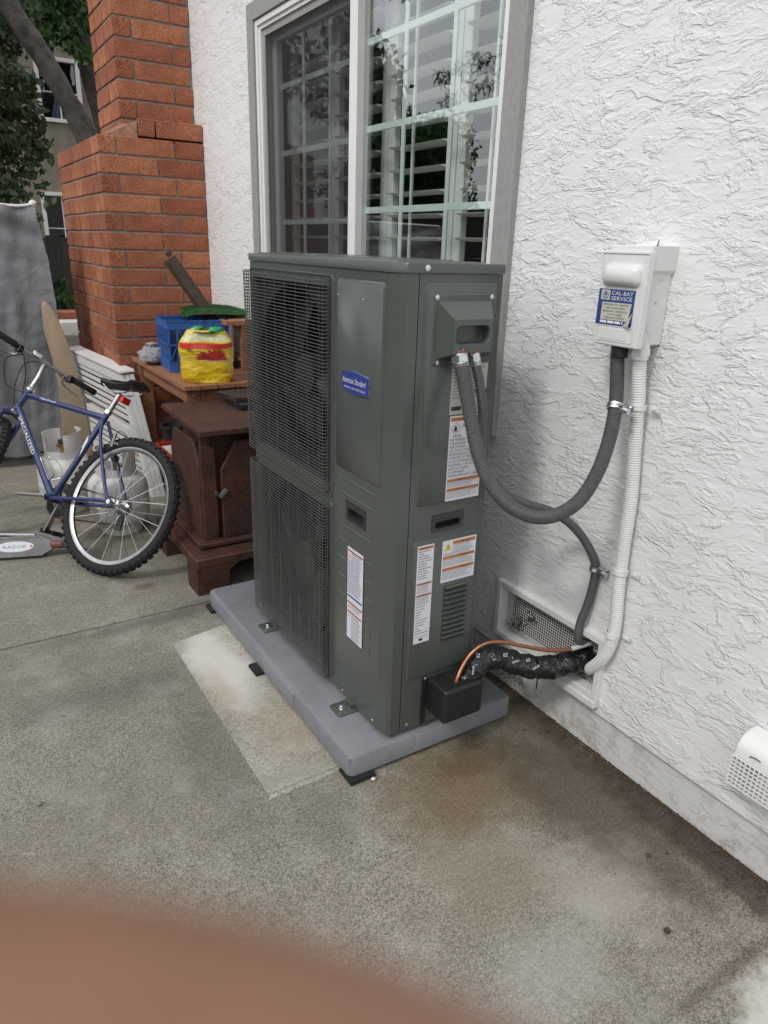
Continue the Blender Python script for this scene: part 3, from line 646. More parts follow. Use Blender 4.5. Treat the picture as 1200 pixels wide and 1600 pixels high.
# lid
lid = [(-.6055, .9455), (-.6055, .048), (-.599, .013), (-.585, -.0035), (-.2845, -.0035), (-.2845, .9455)]
b = MB(); b.prism(lid, Fr((0, 0, 0), (1, 0, 0), (0, 1, 0)), ZT + .001, 1.4503, .003)
lo = b.build('lid', 'unit_paint', hp, smooth=35)
b = MB(); b.rplate(Fr((0, 0, 0), (1, 0, 0), (0, 1, 0)), -.585, -.31, .04, .92, 1.4501, 1.4535, .02, .003); b.rplate(Fr((0, 0, 0), (1, 0, 0), (0, 1, 0)), -.55, -.34, .11, .5, 1.4534, 1.4565, .05, .0025, 8); b.rplate(Fr((0, 0, 0), (1, 0, 0), (0, 1, 0)), -.55, -.34, .54, .88, 1.4534, 1.4565, .05, .0025, 8); b.build('pressed_rib', 'unit_paint', lo, smooth=35)
for q in range(2):
    b = MB(); b.ring(FRONT, reveal_holes[q], (-.915, -.365, reveal_holes[q][2] + .012, reveal_holes[q][3] - .012, .27), -.0205, -.0205, .06); b.build('fan_shroud', 'black_inside', hp, smooth=30)
# inside: coil and motor brackets
b = MB(); b.box((-.36, .02, ZB + .02), (-.34, .93, ZT - .01)); b.build('coil', 'coil_fin', hp, smooth=0)
b = MB(); b.box((-.565, .33, ZB + .02), (-.36, .335, ZT - .01)); b.box((-.565, .335, .745), (-.36, .925, .765)); b.build('bulkhead', 'black_inside', hp, smooth=0)
# fans
for q, zc in enumerate((1.0875, .425)):
    fan = part('fan', hp, (0, 0, 0)); fan.matrix_parent_inverse = wmat(hp).inverted(); fan.location = (-.515, .64, zc); fan.rotation_euler = (0, math.pi / 2, 0)
    b = MB(); b.lathe([(0, .03), (.05, .03), (.062, .02), (.065, -.03), (0, -.03)], n=28); b.build('hub', 'fan_plastic', fan, local=True)
    blade = None
    for k in range(3):
        if blade is None:
            b = MB(); nr, na = 8, 12
            for i in range(nr + 1):
                r = .055 + (.255 - .055) * i / nr; sweep = .45 * (i / nr) ** 1.4; wd = .75 + .35 * math.sin(math.pi * min(1, i / nr * 1.05) * .8)
                for j in range(na + 1):
                    t = j / na - .5; a = sweep + t * wd * 1.25; b.v.append(Vector((r * math.cos(a), r * math.sin(a), -.055 * t * (1.1 - .3 * i / nr) + .012 * math.cos(t * 3))))
            for i in range(nr):
                for j in range(na): k0 = i * (na + 1) + j; b.f.append((k0, k0 + 1, k0 + na + 2, k0 + na + 1))
            o = b.build('blade', 'fan_plastic', fan, local=True); so_ = o.modifiers.new('thick', 'SOLIDIFY'); so_.thickness = .003; blade = o
        else:
            o = blade.copy(); C.objects.link(o)
        o.rotation_euler = (0, 0, math.radians(15 + 120 * k + 40 * q))
    b = MB(); b.box((-.5, .60, zc - .30), (-.47, .615, zc + .29)); b.box((-.5, .665, zc - .30), (-.47, .68, zc + .29)); b.cyl((-.53, .64, zc), (-.46, .64, zc), .055, 20); b.build('motor_bracket', 'black_inside', hp, smooth=30)
# wire guards: each wire runs across and hooks back at both ends
def guard(z0, z1, nw):
    b = MB(); r = .0015
    for i in range(nw):
        z = z0 + (z1 - z0) * i / (nw - 1) + random.uniform(-.0004, .0004)
        P = [(-.601, .353, z), (-.622, .349, z), (-.6275, .353, z), (-.6285, .362, z), (-.6285, .93, z), (-.627, .944, z), (-.62, .95, z), (-.602, .952, z)]
        b.tube(P, r, 5)
    ys = [.352, .362, .385] + [.385 + (.925 - .385) * k / 7 for k in range(1, 8)] + [.94]
    for y in ys:
        x = -.6265 + r * 2.2 if y > .36 else -.617
        b.tube([(-.602, y, z1 + .004), (x, y, z1 + .006), (x, y, z1), (x, y, z0), (x, y, z0 - .006), (-.602, y, z0 - .004)], .0012, 5)
    for x, y in ((-.612, .3495), (-.612, .9515), (-.6225, .951), (-.605, .9515)): b.tube([(x, y, z0 - .004), (x, y, z1 + .004)], .0015, 5)
    return b.build('wire_guard', 'grille_wire', hp, smooth=60)
guard(.783, 1.392, 60).data.name = 'wire_guard'; guard(.115, .728, 60)
# mounting feet
for y in (.205, .80):
    f = MB(); f.rplate(Fr((0, 0, 0), (1, 0, 0), (0, 1, 0)), -.665, -.585, y - .035, y + .035, .0835, .088, .012, .001); f.box((-.612, y - .02, .087), (-.60, y + .02, .105))
    fo = f.build('mounting_foot', 'unit_paint', hp, smooth=40)
    b = MB(); b.lathe([(0, .0125), (.006, .0125), (.0075, .011), (.0075, .003), (.0135, .0025), (.0135, 0)], (-.636, y, .088), n=12); b.build('bolt', 'zinc', fo)
    b = MB(); b.lathe([(0, .004), (.004, .003), (.0045, 0)], (-.652, y - .022, .088), n=8); b.build('bolt', 'zinc', fo)
# recessed handles
for F, u0, u1, v0, v1 in ((FRONT, -.25, -.137, .722, .783), (SIDE, -.4705, -.3625, .742, .7925)):
    b = MB(); b.ring(F, (u0, u1, v0, v1), (u0 + .012, u1 - .01, v0 + .008, v1 - .021, .004), .0028, .0015, .024, True, 36)
    for (a, c) in (((u0, v0), (u1, v0)), ((u1, v0), (u1, v1)), ((u1, v1), (u0, v1)), ((u0, v1), (u0, v0))): b.add([F.p(*a, .0028), F.p(*c, .0028), F.p(*c, -.001), F.p(*a, -.001)], [(0, 1, 2, 3)])
    b.build('handle_recess', 'unit_paint_dark', hp, smooth=30)
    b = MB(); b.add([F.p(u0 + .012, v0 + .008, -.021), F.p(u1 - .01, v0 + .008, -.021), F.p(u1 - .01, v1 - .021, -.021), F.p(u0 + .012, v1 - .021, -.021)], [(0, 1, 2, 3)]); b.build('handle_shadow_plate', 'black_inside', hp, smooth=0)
# louvre slots on the side
for i in range(11):
    z = .383 + i * .0166
    b = MB(); b.add([SIDE.p(-.414, z, .0036), SIDE.p(-.332, z, .0036), SIDE.p(-.332, z + .010, .0125), SIDE.p(-.414, z + .010, .0125), SIDE.p(-.332, z + .0135, .0036), SIDE.p(-.414, z + .0135, .0036)],
        [(0, 1, 2, 3), (3, 2, 4, 5), (0, 3, 5), (1, 4, 2)]); b.build('louvre', 'unit_paint', hp, smooth=20)
b = MB(); b.fbox(SIDE, -.416, -.33, .379, .564, .0035, .0041); b.build('louvre_backing', 'unit_paint_dark', hp, smooth=0)
# wiring cover with pocket
b = MB(); b.rplate(SIDE, -.505, -.3155, 1.205, 1.379, .0042, .0075, .006, .002); cov = b.build('wiring_cover', 'unit_paint', hp, smooth=35)
b = MB(); Fb = .0075; N1 = .052
base = [(-.495, 1.222), (-.325, 1.222), (-.325, 1.362), (-.495, 1.362)]; top = [(-.468, 1.240), (-.352, 1.240), (-.352, 1.322), (-.474, 1.322)]
for i in range(4):
    j = (i + 1) % 4
    if i == 0: continue
    b.add([SIDE.p(*base[i], Fb), SIDE.p(*base[j], Fb), SIDE.p(*top[j], N1), SIDE.p(*top[i], N1)], [(0, 1, 2, 3)])
b.add([SIDE.p(*base[0], Fb), SIDE.p(*base[1], Fb), SIDE.p(*top[1], N1), SIDE.p(*top[0], N1)], [(0, 1, 2, 3)])
b.ring(SIDE, (-.474, -.352, 1.240, 1.322), (-.466, -.362, 1.262, 1.306, .014), N1, N1, .032, True, 56)
b.build('hood', 'unit_paint', cov, smooth=30, bevel=.003)
def screw(F, u, v, n, par, r=.0042):
    b = MB(); b.lathe([(0, .0022), (r * .7, .002), (r, .0008), (r * 1.5, .0005), (r * 1.5, 0)], F.p(u, v, n), F.N, 12); b.build('screw', 'screw_steel', par)
for u, v in ((-.498, 1.372), (-.325, 1.372), (-.486, 1.212), (-.478, 1.232)): screw(SIDE, u, v, .0076, cov)
screw(SIDE, -.528, 1.4395, .0037, hp, .005); screw(SIDE, -.522, .117, .0002, hp); screw(FRONT, -.30, 1.358, .0046, hp, .002); screw(FRONT, -.165, 1.355, .0046, hp, .002)
screw(FRONT, -.26, .113, .0002, hp, .003); screw(FRONT, -.07, .118, .0002, hp, .003)
# service-valve cover
b = MB(); b.box((-.458, -.0985, .152), (-.310, -.001, .268)); vc = b.build('valve_cover', 'black_plastic', hp, bevel=.012, smooth=40)
b = MB(); b.box((-.475, -.006, .105), (-.458, -.0005, .275)); b.build('flange', 'black_plastic', vc, bevel=.002)
screw(SIDE, -.466, .268, .0065, vc, .004)
b = MB(); b.box((-.405, -.085, .2685), (-.325, -.02, .2705)); b.build('opening', 'black_inside', vc, smooth=0)

# --- labels and lettering
badge = MB(); P = []
for k in range(25): t = k / 24; P.append((-.272 + .149 * t, 1.158 + .006 * math.sin(math.pi * t)))
for k in range(25): t = 1 - k / 24; P.append((-.272 + .149 * t, 1.110 - .007 * math.sin(math.pi * t)))
badge.prism(P, FRONT, .004, .0085, .002); bd = badge.build('badge', 'ink_blue', hp, smooth=30)
rim = MB(); rim.tube([FRONT.p(u, v, .0068) for u, v in P], .0011, 6, closed=True); rim.build('badge_rim', 'zinc', bd)
text('lettering', 'American Standard', bd, FRONT, -.266, 1.131, .017, 'ink_white', .128, .0089, shear=.35)
text('lettering', 'HEATING & AIR CONDITIONING', bd, FRONT, -.256, 1.116, .006, 'label_white', .115, .0089)
def sticker(name, F, u0, u1, v0, v1, n, m='label_white', label=None):
    b = MB(); b.fbox(F, u0, u1, v0, v1, n, n + .0006); return b.build(name, m, hp, smooth=0, label=label)
def band(par, F, u0, u1, v0, v1, n, m): b = MB(); b.add([F.p(u0, v0, n), F.p(u1, v0, n), F.p(u1, v1, n), F.p(u0, v1, n)], [(0, 1, 2, 3)]); return b.build('band', m, par, smooth=0)
def tri_sign(par, F, u, v, s, n):
    b = MB(); b.add([F.p(u - s, v - s * .8, n), F.p(u + s, v - s * .8, n), F.p(u, v + s, n)], [(0, 1, 2)]); b.build('warning_triangle', 'ink_yellow', par, smooth=0)
    b = MB(); b.fbox(F, u - s * .1, u + s * .1, v - s * .25, v + s * .45, n, n + .0002); b.fbox(F, u - s * .1, u + s * .1, v - s * .6, v - s * .4, n, n + .0002); b.build('warning_mark', 'ink_black', par, smooth=0)
S = .0042
# silver rating plate
st = sticker('rating_plate', SIDE, -.437, -.318, 1.072, 1.216, S, 'label_silver', 'silver rating plate behind the conduits')
b = MB(); printed(b, SIDE, -.43, -.325, 1.11, 1.195, .0085, .003, S + .0009, 1); b.build('small_print', 'ink_grey', st, smooth=0, kind='stuff')
band(st, SIDE, -.432, -.40, 1.083, 1.094, S + .0009, 'ink_black'); text('lettering', 'R-454B', st, SIDE, -.36, 1.125, .012, 'ink_black', None, S + .0009); text('lettering', 'UL', st, SIDE, -.352, 1.085, .011, 'ink_black', None, S + .0009)
text('lettering', 'RATED 240 V', st, SIDE, -.372, 1.203, .006, 'ink_grey', None, S + .0009)
# refrigerant warning
st = sticker('warning_label', SIDE, -.433, -.316, .829, 1.068, S, label='tall white refrigerant warning label with a flame diamond')
n = S + .0009
for v0, v1 in ((1.054, 1.064), (.884, .892), (.857, .865)): band(st, SIDE, -.430, -.319, v0, v1, n, 'ink_orange')
for v in (1.056, .8855, .8585): text('lettering', 'WARNING', st, SIDE, -.397, v, .005, 'ink_black', None, n + .0003)
b = MB(); c0 = (-.413, 1.034)
for a, s2 in (((0, 1), 1),):
    P = [(c0[0], c0[1] + .0165), (c0[0] + .0165, c0[1]), (c0[0], c0[1] - .0165), (c0[0] - .0165, c0[1])]; b.tube([SIDE.p(u, v, n) for u, v in P], .0007, 4, closed=True)
b.build('flame_diamond', 'ink_red', st, smooth=0)
b = MB(); FL = [(-.005, -.006), (-.0062, 0), (-.003, .001), (-.0028, .006), (.001, .0095), (.0018, .004), (.0048, .003), (.0055, -.003), (.004, -.006)]
b.add([SIDE.p(c0[0] + u, c0[1] + v, n) for u, v in FL], [tuple(range(len(FL)))]); b.fbox(SIDE, c0[0] - .0055, c0[0] + .0055, c0[1] - .009, c0[1] - .0075, n, n + .0001); b.build('flame_mark', 'ink_black', st, smooth=0)
text('lettering', 'A2L', st, SIDE, -.392, 1.034, .0135, 'ink_grey', None, n)
for i, t in enumerate(('   R454B', 'REPAIRED ONLY BY', 'TRAINED SERVICE', 'PERSONNEL.', 'DO NOT PUNCTURE', 'REFRIGERANT TUBING.', 'DISPOSE OF PROPERLY', 'IN ACCORDANCE WITH', 'FEDERAL OR LOCAL', 'REGULATIONS.', 'FLAMMABLE', 'REFRIGERANT USED')):
    v = 1.0095 - i * .0102; text('lettering', t, st, SIDE, -.430, v, .0078, 'ink_black', None if i in (0, 3, 9, 10) else .108, n)
b = MB(); printed(b, SIDE, -.430, -.321, .868, .883, .0042, .0017, n, 3); printed(b, SIDE, -.430, -.321, .832, .856, .0045, .0017, n, 4); b.build('small_print', 'ink_grey', st, smooth=0, kind='stuff')
# wide label
S2 = .0035; n = S2 + .0009
st = sticker('warning_label', SIDE, -.430, -.309, .577, .708, S2, label='square white warning label with yellow triangle')
for v0, v1, a in ((.693, .703, -.394), (.650, .659, -.427), (.613, .622, -.427)): band(st, SIDE, a, -.313, v0, v1, n, 'ink_orange')
for v in (.695, .652, .615): text('lettering', 'WARNING', st, SIDE, -.366, v, .005, 'ink_black', None, n + .0003)
tri_sign(st, SIDE, -.411, .688, .0135, n)
b = MB(); printed(b, SIDE, -.392, -.315, .668, .691, .0048, .0018, n, 5); printed(b, SIDE, -.427, -.315, .661, .668, .0045, .0018, n, 5); printed(b, SIDE, -.427, -.315, .626, .648, .0046, .0018, n, 6); printed(b, SIDE, -.427, -.313, .581, .611, .0047, .0018, n, 7); b.build('small_print', 'ink_grey', st, smooth=0, kind='stuff')
# narrow label
st = sticker('instruction_label', SIDE, -.516, -.460, .398, .709, S2, label='narrow tall white instruction label')
for v0, v1 in ((.697, .705), (.588, .594), (.551, .557)): band(st, SIDE, -.514, -.462, v0, v1, n, 'ink_orange')
for v in (.6985, .5885, .5515): text('lettering', 'WARNING', st, SIDE, -.502, v, .0045, 'ink_black', None, n + .0003)
b = MB(); printed(b, SIDE, -.512, -.464, .600, .693, .0076, .003, n, 8, .6); printed(b, SIDE, -.512, -.464, .560, .586, .0044, .0017, n, 9); printed(b, SIDE, -.512, -.464, .523, .549, .0044, .0017, n, 10)
printed(b, SIDE, -.512, -.464, .425, .52, .0088, .003, n, 11, .75); b.build('small_print', 'ink_grey', st, smooth=0, kind='stuff')
b = MB(); b.fbox(SIDE, -.512, -.464, .418, .419, n, n + .0001); b.fbox(SIDE, -.497, -.484, .405, .413, n, n + .0001); b.build('small_print', 'ink_black', st, smooth=0, kind='stuff')
# front label
st = sticker('warning_label', FRONT, -.232, -.140, .334, .642, .0026, label='narrow white warning label on the front panel'); n = .0036
for v0, v1, mm in ((.628, .633, 'ink_red'), (.478, .484, 'ink_blue'), (.456, .461, 'ink_red'), (.424, .429, 'ink_red')): band(st, FRONT, -.229, -.143, v0, v1, n, mm)
for v in (.613, .446, .414): tri_sign(st, FRONT, -.219, v, .0075, n)
b = MB(); printed(b, FRONT, -.207, -.146, .60, .625, .0062, .0025, n, 12); printed(b, FRONT, -.229, -.146, .49, .60, .0062, .0026, n, 13); printed(b, FRONT, -.207, -.146, .433, .453, .006, .0022, n, 14); printed(b, FRONT, -.205, -.146, .338, .42, .006, .0024, n, 15); b.build('small_print', 'ink_grey', st, smooth=0, kind='stuff')
b = MB(); b.fbox(SIDE, -.405, -.372, .119, .137, 0, .0006); b.build('vent_tab', 'unit_paint', hp, smooth=20)

# ================================================================== conduits
def ribbed(path, r, pitch, amp=.05, n=14):
    P = resample(spline(path, 24), pitch / 4); rs = [r * (1 + amp * (0, 1, 0, -1)[i % 4]) for i in range(len(P))]
    b = MB(); b.tube(P, rs, n); return b, P
BIG = [(-.443, -.045, 1.222), (-.445, -.070, 1.167), (-.452, -.117, 1.079), (-.454, -.157, 1.003), (-.442, -.195, .940), (-.411, -.236, .891), (-.364, -.275, .865), (-.312, -.302, .869), (-.252, -.318, .903), (-.193, -.313, .969), (-.143, -.293, 1.045), (-.101, -.262, 1.126), (-.062, -.212, 1.245)]
SML = [(-.394, -.040, 1.223), (-.378, -.049, 1.158), (-.368, -.057, 1.083), (-.366, -.060, .997), (-.348, -.069, .917), (-.304, -.091, .862), (-.230, -.119, .825), (-.159, -.143, .798), (-.098, -.167, .756), (-.050, -.190, .696), (-.020, -.206, .630), (-.018, -.208, .561), (-.024, -.200, .485), (-.030, -.191, .429), (-.026, -.191, .368), (.03, -.19, .34)]
WHT = [(-.055, -.277, 1.245), (-.042, -.282, 1.141), (-.030, -.287, 1.005), (-.028, -.299, .865), (-.028, -.301, .734), (-.028, -.306, .598), (-.028, -.315, .489), (-.028, -.308, .411), (-.028, -.285, .351), (-.005, -.235, .287), (.04, -.2, .25)]
t = thing('flexible_conduit', 'thick grey flexible conduit looping from the wiring cover up to the white box', 'conduit', BIG[0], group='flexible conduits')
b, P = ribbed(BIG, .0176, .0058); b.build('tube', 'conduit_grey', t)
def fitting(par, P, d, r, hexr, m1='zinc', copper=True):
    P, d = Vector(P), Vector(d).normalized(); b = MB()
    b.lathe([(r * .75, -.022), (r * .95, -.02), (r * .95, -.010), (r * 1.22, -.008), (r * 1.22, 0)], P, d, 20); 
    e = d.orthogonal().normalized(); f = d.cross(e); k0 = len(b.v); V = []
    for h in (0, .017):
        for q in range(6): a = q * math.pi / 3; V.append(P + d * h + (e * math.cos(a) + f * math.sin(a)) * hexr)
    b.add(V, [(0, 1, 2, 3, 4, 5), (11, 10, 9, 8, 7, 6)] + [(i, (i + 1) % 6, 6 + (i + 1) % 6, 6 + i) for i in range(6)])
    b.lathe([(hexr * .86, .017), (hexr * .86, .026), (r * 1.02, .030)], P, d, 20); b.build('connector', m1, par, smooth=30)
    if copper: b = MB(); b.lathe([(r * 1.3, -.011), (r * 1.36, -.008), (r * 1.3, -.004)], P, d, 20); b.build('washer', 'scooter_rust', par)
fitting(t, (-.443, -.040, 1.232), (0.0, -.32, -1), .018, .0235)
fitting(t, (-.064, -.218, 1.262), (-.1, -.2, -1), .018, .024, 'conduit_dark', False)
t = thing('flexible_conduit', 'thinner grey flexible conduit curving from the wiring cover down to the crawl space vent', 'conduit', SML[0], group='flexible conduits')
b, P = ribbed(SML, .0125, .0055); b.build('tube', 'conduit_grey', t); fitting(t, (-.396, -.037, 1.234), (.2, -.15, -1), .0135, .018)
t = thing('flexible_conduit', 'white painted ribbed conduit running down the wall from the disconnect box', 'conduit', WHT[0], group='flexible conduits')
b, P = ribbed(WHT, .0178, .0066, .035); b.build('tube', 'white_paint', t); fitting(t, (-.056, -.277, 1.264), (.02, 0, -1), .018, .0255, 'white_paint', False)
# straps that hold the conduits to the wall
def strap(P, d, r, tab, m, label, cat='pipe strap', knob=False):
    P, d = Vector(P), Vector(d).normalized(); t = thing('pipe_strap', label, cat, P, group='straps that clip the conduits to the wall')
    b = MB(); b.lathe([(r, -.008), (r + .003, -.0075), (r + .003, -.0015), (r + .0018, 0), (r + .003, .0015), (r + .003, .0075), (r, .008)], P, d, 24); b.build('band', m, t)
    b = MB(); q = P + Vector((0, tab, 0)); b.fbox(Fr((min(P.x + .02, -.004), q.y, q.z), (0, -1, 0), (0, 0, 1)), -.014, .014, -.008, .008, 0, .003); b.build('tab', m, t, bevel=.001)
    b = MB(); b.lathe([(0, .006), (.0055, .005), (.006, 0)], (min(P.x + .02, -.004) - .003, q.y, q.z), (-1, 0, 0), 10); b.build('screw', m if m == 'white_paint' else 'zinc', t)
    if knob:
        b = MB(); b.cyl(P + Vector((-.003, -.026, -.001)), P + Vector((-.003, -.046, -.004)), .008, 12); b.box(P + Vector((-.01, -.032, -.009)), P + Vector((.006, -.018, .009))); b.build('clamp_screw', 'zinc', t, smooth=30)
strap((-.105, -.265, 1.118), (.45, .3, 1), .0185, -.03, 'zinc', 'shiny zinc clamp round the thick grey conduit below the box', knob=True)
strap((-.019, -.2065, .618), (0, .02, 1), .0132, -.028, 'zinc', 'shiny zinc clamp round the thin dark conduit above the vent', knob=True)
strap((-.038, -.283, 1.115), (0, 0, 1), .0186, -.036, 'white_paint', 'white strap on the white conduit just below the disconnect box')
strap((-.028, -.303, .650), (0, 0, 1), .0186, -.036, 'white_paint', 'white strap halfway down the white conduit')
strap((-.028, -.311, .452), (0, -.1, 1), .0186, -.034, 'white_paint', 'white strap on the white conduit beside the crawl space vent')

# insulated line set and bare copper line
INS = [(-.375, -.050, .215), (-.338, -.052, .245), (-.312, -.054, .285), (-.276, -.056, .307), (-.236, -.072, .307), (-.193, -.099, .290), (-.141, -.132, .275), (-.076, -.163, .277), (-.018, -.185, .290), (.045, -.2, .30)]
ls = thing('insulated_pipe', 'fat pipe in wrinkled black printed tape from the valve cover to the vent', 'pipe', INS[1])
P = resample(spline(INS, 20), .006); b = MB(); n = 22; rs = []
for i, q in enumerate(P): rs.append(.034 + .004 * noise.noise(Vector((i * .13, 0, 3))) + (.003 if (i // 5) % 2 else 0))
b.tube(P, rs, n)
for i, v in enumerate(b.v): b.v[i] = v + Vector((noise.noise(v * 38), noise.noise(v * 38 + Vector((9, 0, 0))), noise.noise(v * 38 + Vector((0, 9, 0))))) * .005
b.build('sleeve', 'tape_black', ls, smooth=70)
# white print on the tape, lying along the pipe facing the viewer
for k, (s, i, off, h, tilt) in enumerate((('EZ', 8, .004, .011, .5), ('WRAP', 13, -.008, .007, .5), ('EZ', 19, .012, .010, .9), ('TAPE', 25, -.012, .006, .6), ('EZ', 30, .006, .010, .3), ('INSUL', 36, -.006, .007, .7), ('EZ', 43, .012, .009, .5), ('WRAP', 47, -.010, .007, .6))):
    if i + 6 >= len(P): continue
    c = P[i]; tg = (P[i + 4] - P[i]).normalized(); nv = (CP - c).normalized(); nv = (nv - tg * nv.dot(tg)).normalized(); up = nv.cross(tg)
    U = (tg * math.cos(tilt) + up * math.sin(tilt)).normalized(); V = nv.cross(U)
    nr = (nv + up * off / .036).normalized()
    text('print', s, ls, Fr(c + up * off, U, V), 0, 0, h, 'ink_white', None, .0405 * math.cos(math.asin(min(.9, abs(off) / .036))))
CO = [(-.402, -.070, .240), (-.398, -.070, .275), (-.371, -.062, .314), (-.338, -.062, .351), (-.299, -.072, .374), (-.253, -.092, .378), (-.201, -.122, .366), (-.148, -.150, .352), (-.095, -.176, .346), (-.055, -.190, .347), (-.01, -.198, .350), (.03, -.2, .35)]
t = thing('copper_line', 'bare copper tube arching over the black taped pipe into the vent', 'pipe', CO[0]); P = resample(spline(CO, 16), .008)
k = int(len(P) * .86); b = MB(); b.tube(P[:k], .0062, 10); b.build('tube', 'copper', t); b = MB(); b.tube(P[k - 1:], .0072, 10); b.build('sleeve', 'copper_wrap', t)

# ================================================================== disconnect box
t = thing('disconnect_box', 'white electrical disconnect box with a blue service sticker, on the stucco wall', 'electrical box', (0, -.24, 1.39))
b = MB(); b.box((-.088, -.292, 1.272), (-.001, -.175, 1.497)); b.build('body', 'box_paint', t, bevel=.003)
b = MB(); b.prism([(.170, 1.505), (.300, 1.505), (.300, 1.450), (.292, 1.440), (.1780, 1.440), (.170, 1.450)], WALL, .001, .094, .002); b.build('rain_cap', 'box_paint', t, smooth=30)
b = MB(); b.box((-.118, -.312, 1.268), (-.0945, -.172, 1.493)); cv = b.build('cover', 'box_paint', t, bevel=.004)
b = MB(); b.rplate(WALL, .186, .298, 1.412, 1.462, .118, .137, .016, .012, 6); b.build('handle_boss', 'box_paint', cv, smooth=60)
b = MB(); b.rplate(WALL, .19, .282, 1.283, 1.312, .118, .1195, .004, .0012); b.build('pressed_panel', 'box_paint', cv)
b = MB(); b.tube([WALL.p(u, v, .1193) for u, v in rrect(.184, .296, 1.28, 1.316, .005)], .0008, 5, closed=True); b.build('pressed_panel', 'box_paint', cv)
b = MB(); b.fbox(WALL, .173, .311, 1.484, 1.4855, .1179, .1184); b.build('seam', 'unit_paint_dark', cv, smooth=0)
F3 = Fr((0, -.2925, 0), (1, 0, 0), (0, 0, 1)); b = MB()
b.lathe([(.0, .0012), (.010, .0012), (.011, .0004), (.013, .0004), (.0145, .0014), (.016, 0)], (-.05, -.2925, 1.315), (0, -1, 0), 20); b.build('knockout', 'box_paint', t)
for z in (1.43, 1.375): b = MB(); b.lathe([(0, .002), (.003, .0015), (.0035, 0)], (-.045, -.3001 if z > 1.4 else -.2925, z), (0, -1, 0), 8); b.build('rivet', 'zinc', t)
b = MB(); b.fbox(WALL, .176, .288, 1.318, 1.403, .1185, .1191); skb = b.build('sticker', 'label_blue', cv, smooth=0); n = .1194
b = MB(); b.add([WALL.p(.190, 1.330, n), WALL.p(.276, 1.330, n), WALL.p(.282, 1.372, n), WALL.p(.190, 1.372, n)], [(0, 1, 2, 3)]); b.build('band', 'label_cream', skb, smooth=0)
b = MB(); b.add([WALL.p(.184, 1.377, n), WALL.p(.212, 1.377, n), WALL.p(.212, 1.401, n), WALL.p(.184, 1.401, n)], [(0, 1, 2, 3)]); b.build('band', 'label_cream', skb, smooth=0)
b = MB(); b.tube([WALL.p(.198 + .0085 * math.cos(a * .3927), 1.388 + .0085 * math.sin(a * .3927), n + .0002) for a in range(16)], .0007, 4, closed=True)
b.add([WALL.p(.193, 1.388, n + .0003), WALL.p(.203, 1.388, n + .0003), WALL.p(.198, 1.397, n + .0003)], [(0, 1, 2)]); b.fbox(WALL, .192, .204, 1.383, 1.3845, n, n + .0003); b.build('emblem', 'ink_blue', skb, smooth=0)
text('lettering', 'CAL-BAY', skb, WALL, .216, 1.390, .010, 'ink_white', .066, n); text('lettering', 'SERVICE', skb, WALL, .216, 1.3775, .010, 'ink_white', .064, n)
for i, s in enumerate(('REFRIGERATION / HEATING', 'AIR CONDITIONING', 'RESIDENTIAL / COMMERCIAL', '7 DAYS A WEEK', 'EMERGENCY SERVICE')):
    wd = (.076, .058, .076, .046, .062)[i]; text('lettering', s, skb, WALL, .2335 - wd / 2, 1.3645 - i * .0078, .0048, 'ink_black', wd, n + .0003)
text('lettering', '(415) 555-', skb, WALL, .194, 1.3205, .006, 'ink_white', .06, n) if 0 else None
b = MB(); printed(b, WALL, .19, .262, 1.319, 1.328, .02, .006, n, 21, .0); b.build('small_print', 'ink_white', skb, smooth=0, kind='stuff')
b = MB(); b.add([WALL.p(.262, 1.318, .1195), WALL.p(.288, 1.318, .131), WALL.p(.2885, 1.352, .1195)], [(0, 1, 2)]); b.build('curled_corner', 'label_silver', skb, smooth=0)
b = MB(); b.lathe([(0, .004), (.002, .004), (.0025, 0)], (-.012, -.245, 1.505), (0, 0, 1), 6); b.cyl((-.012, -.245, 1.505), (-.008, -.244, 1.519), .0015, 6); b.build('wire_stub', 'unit_paint_dark', t)

# ================================================================== crawl-space vent
t = thing('crawl_space_vent', 'white framed screened crawl space vent low on the wall where the pipes enter', 'vent', (0, -.04, .3))
b = MB(); frame_rect(b, -.020, .02, -.282, .202, .196, .410, .022); b.build('frame', 'white_paint', t, bevel=.003)
b = MB(); yy = -.257
while yy < .18: b.cyl((.030, yy, .218), (.030, yy, .388), .0011, 4); yy += .0098
zz = .222
while zz < .386: b.cyl((.0295, -.259, zz), (.0295, .179, zz), .0011, 4); zz += .0098
b.build('screen', 'white_paint', t, smooth=60)
b = MB(); b.box((.0595, -.30, .19), (.3, .22, .42)); b.build('duct', 'black_inside', t, smooth=0)  # solid black block, painted as the unlit space behind the vent screen
b = MB(); b.box((-.026, -.281, .172), (.0, .14, .1955)); b.build('ledge', 'white_paint', t, bevel=.003)
b = MB(); b.tube([(.0, -.02, .18), (-.06, -.075, .135)], .0022, 6); tag(b.build('rod', 'rubber', None), 'thin dark rod sticking out under the vent', 'rod')
def tuft(name, lab, spots, m, cat='weeds', n=26, s=.012, seed=2):
    r = random.Random(seed); b = MB()
    for (x, y, z, sp) in spots:
        for _ in range(n):
            c = Vector((x + r.gauss(0, sp) * .4, y + r.gauss(0, sp), z + abs(r.gauss(0, sp)))); d = Vector((r.uniform(-1, 1), r.uniform(-1, 1), r.uniform(-.2, 1))).normalized() * s * r.uniform(.5, 1.3); e = d.orthogonal().normalized() * s * .28
            b.add([c, c + d * .5 + e, c + d, c + d * .5 - e], [(0, 1, 2, 3)])
    o = b.build(name, m, None, smooth=0, kind='stuff'); return tag(o, lab, cat)
tuft('weeds', 'small dry moss and weeds caught in the vent screen', [(.008, .125, .245, .014), (.018, .10, .265, .016), (.02, .06, .30, .012), (.02, -.17, .228, .012)], 'leaf_dark', n=34, s=.011)
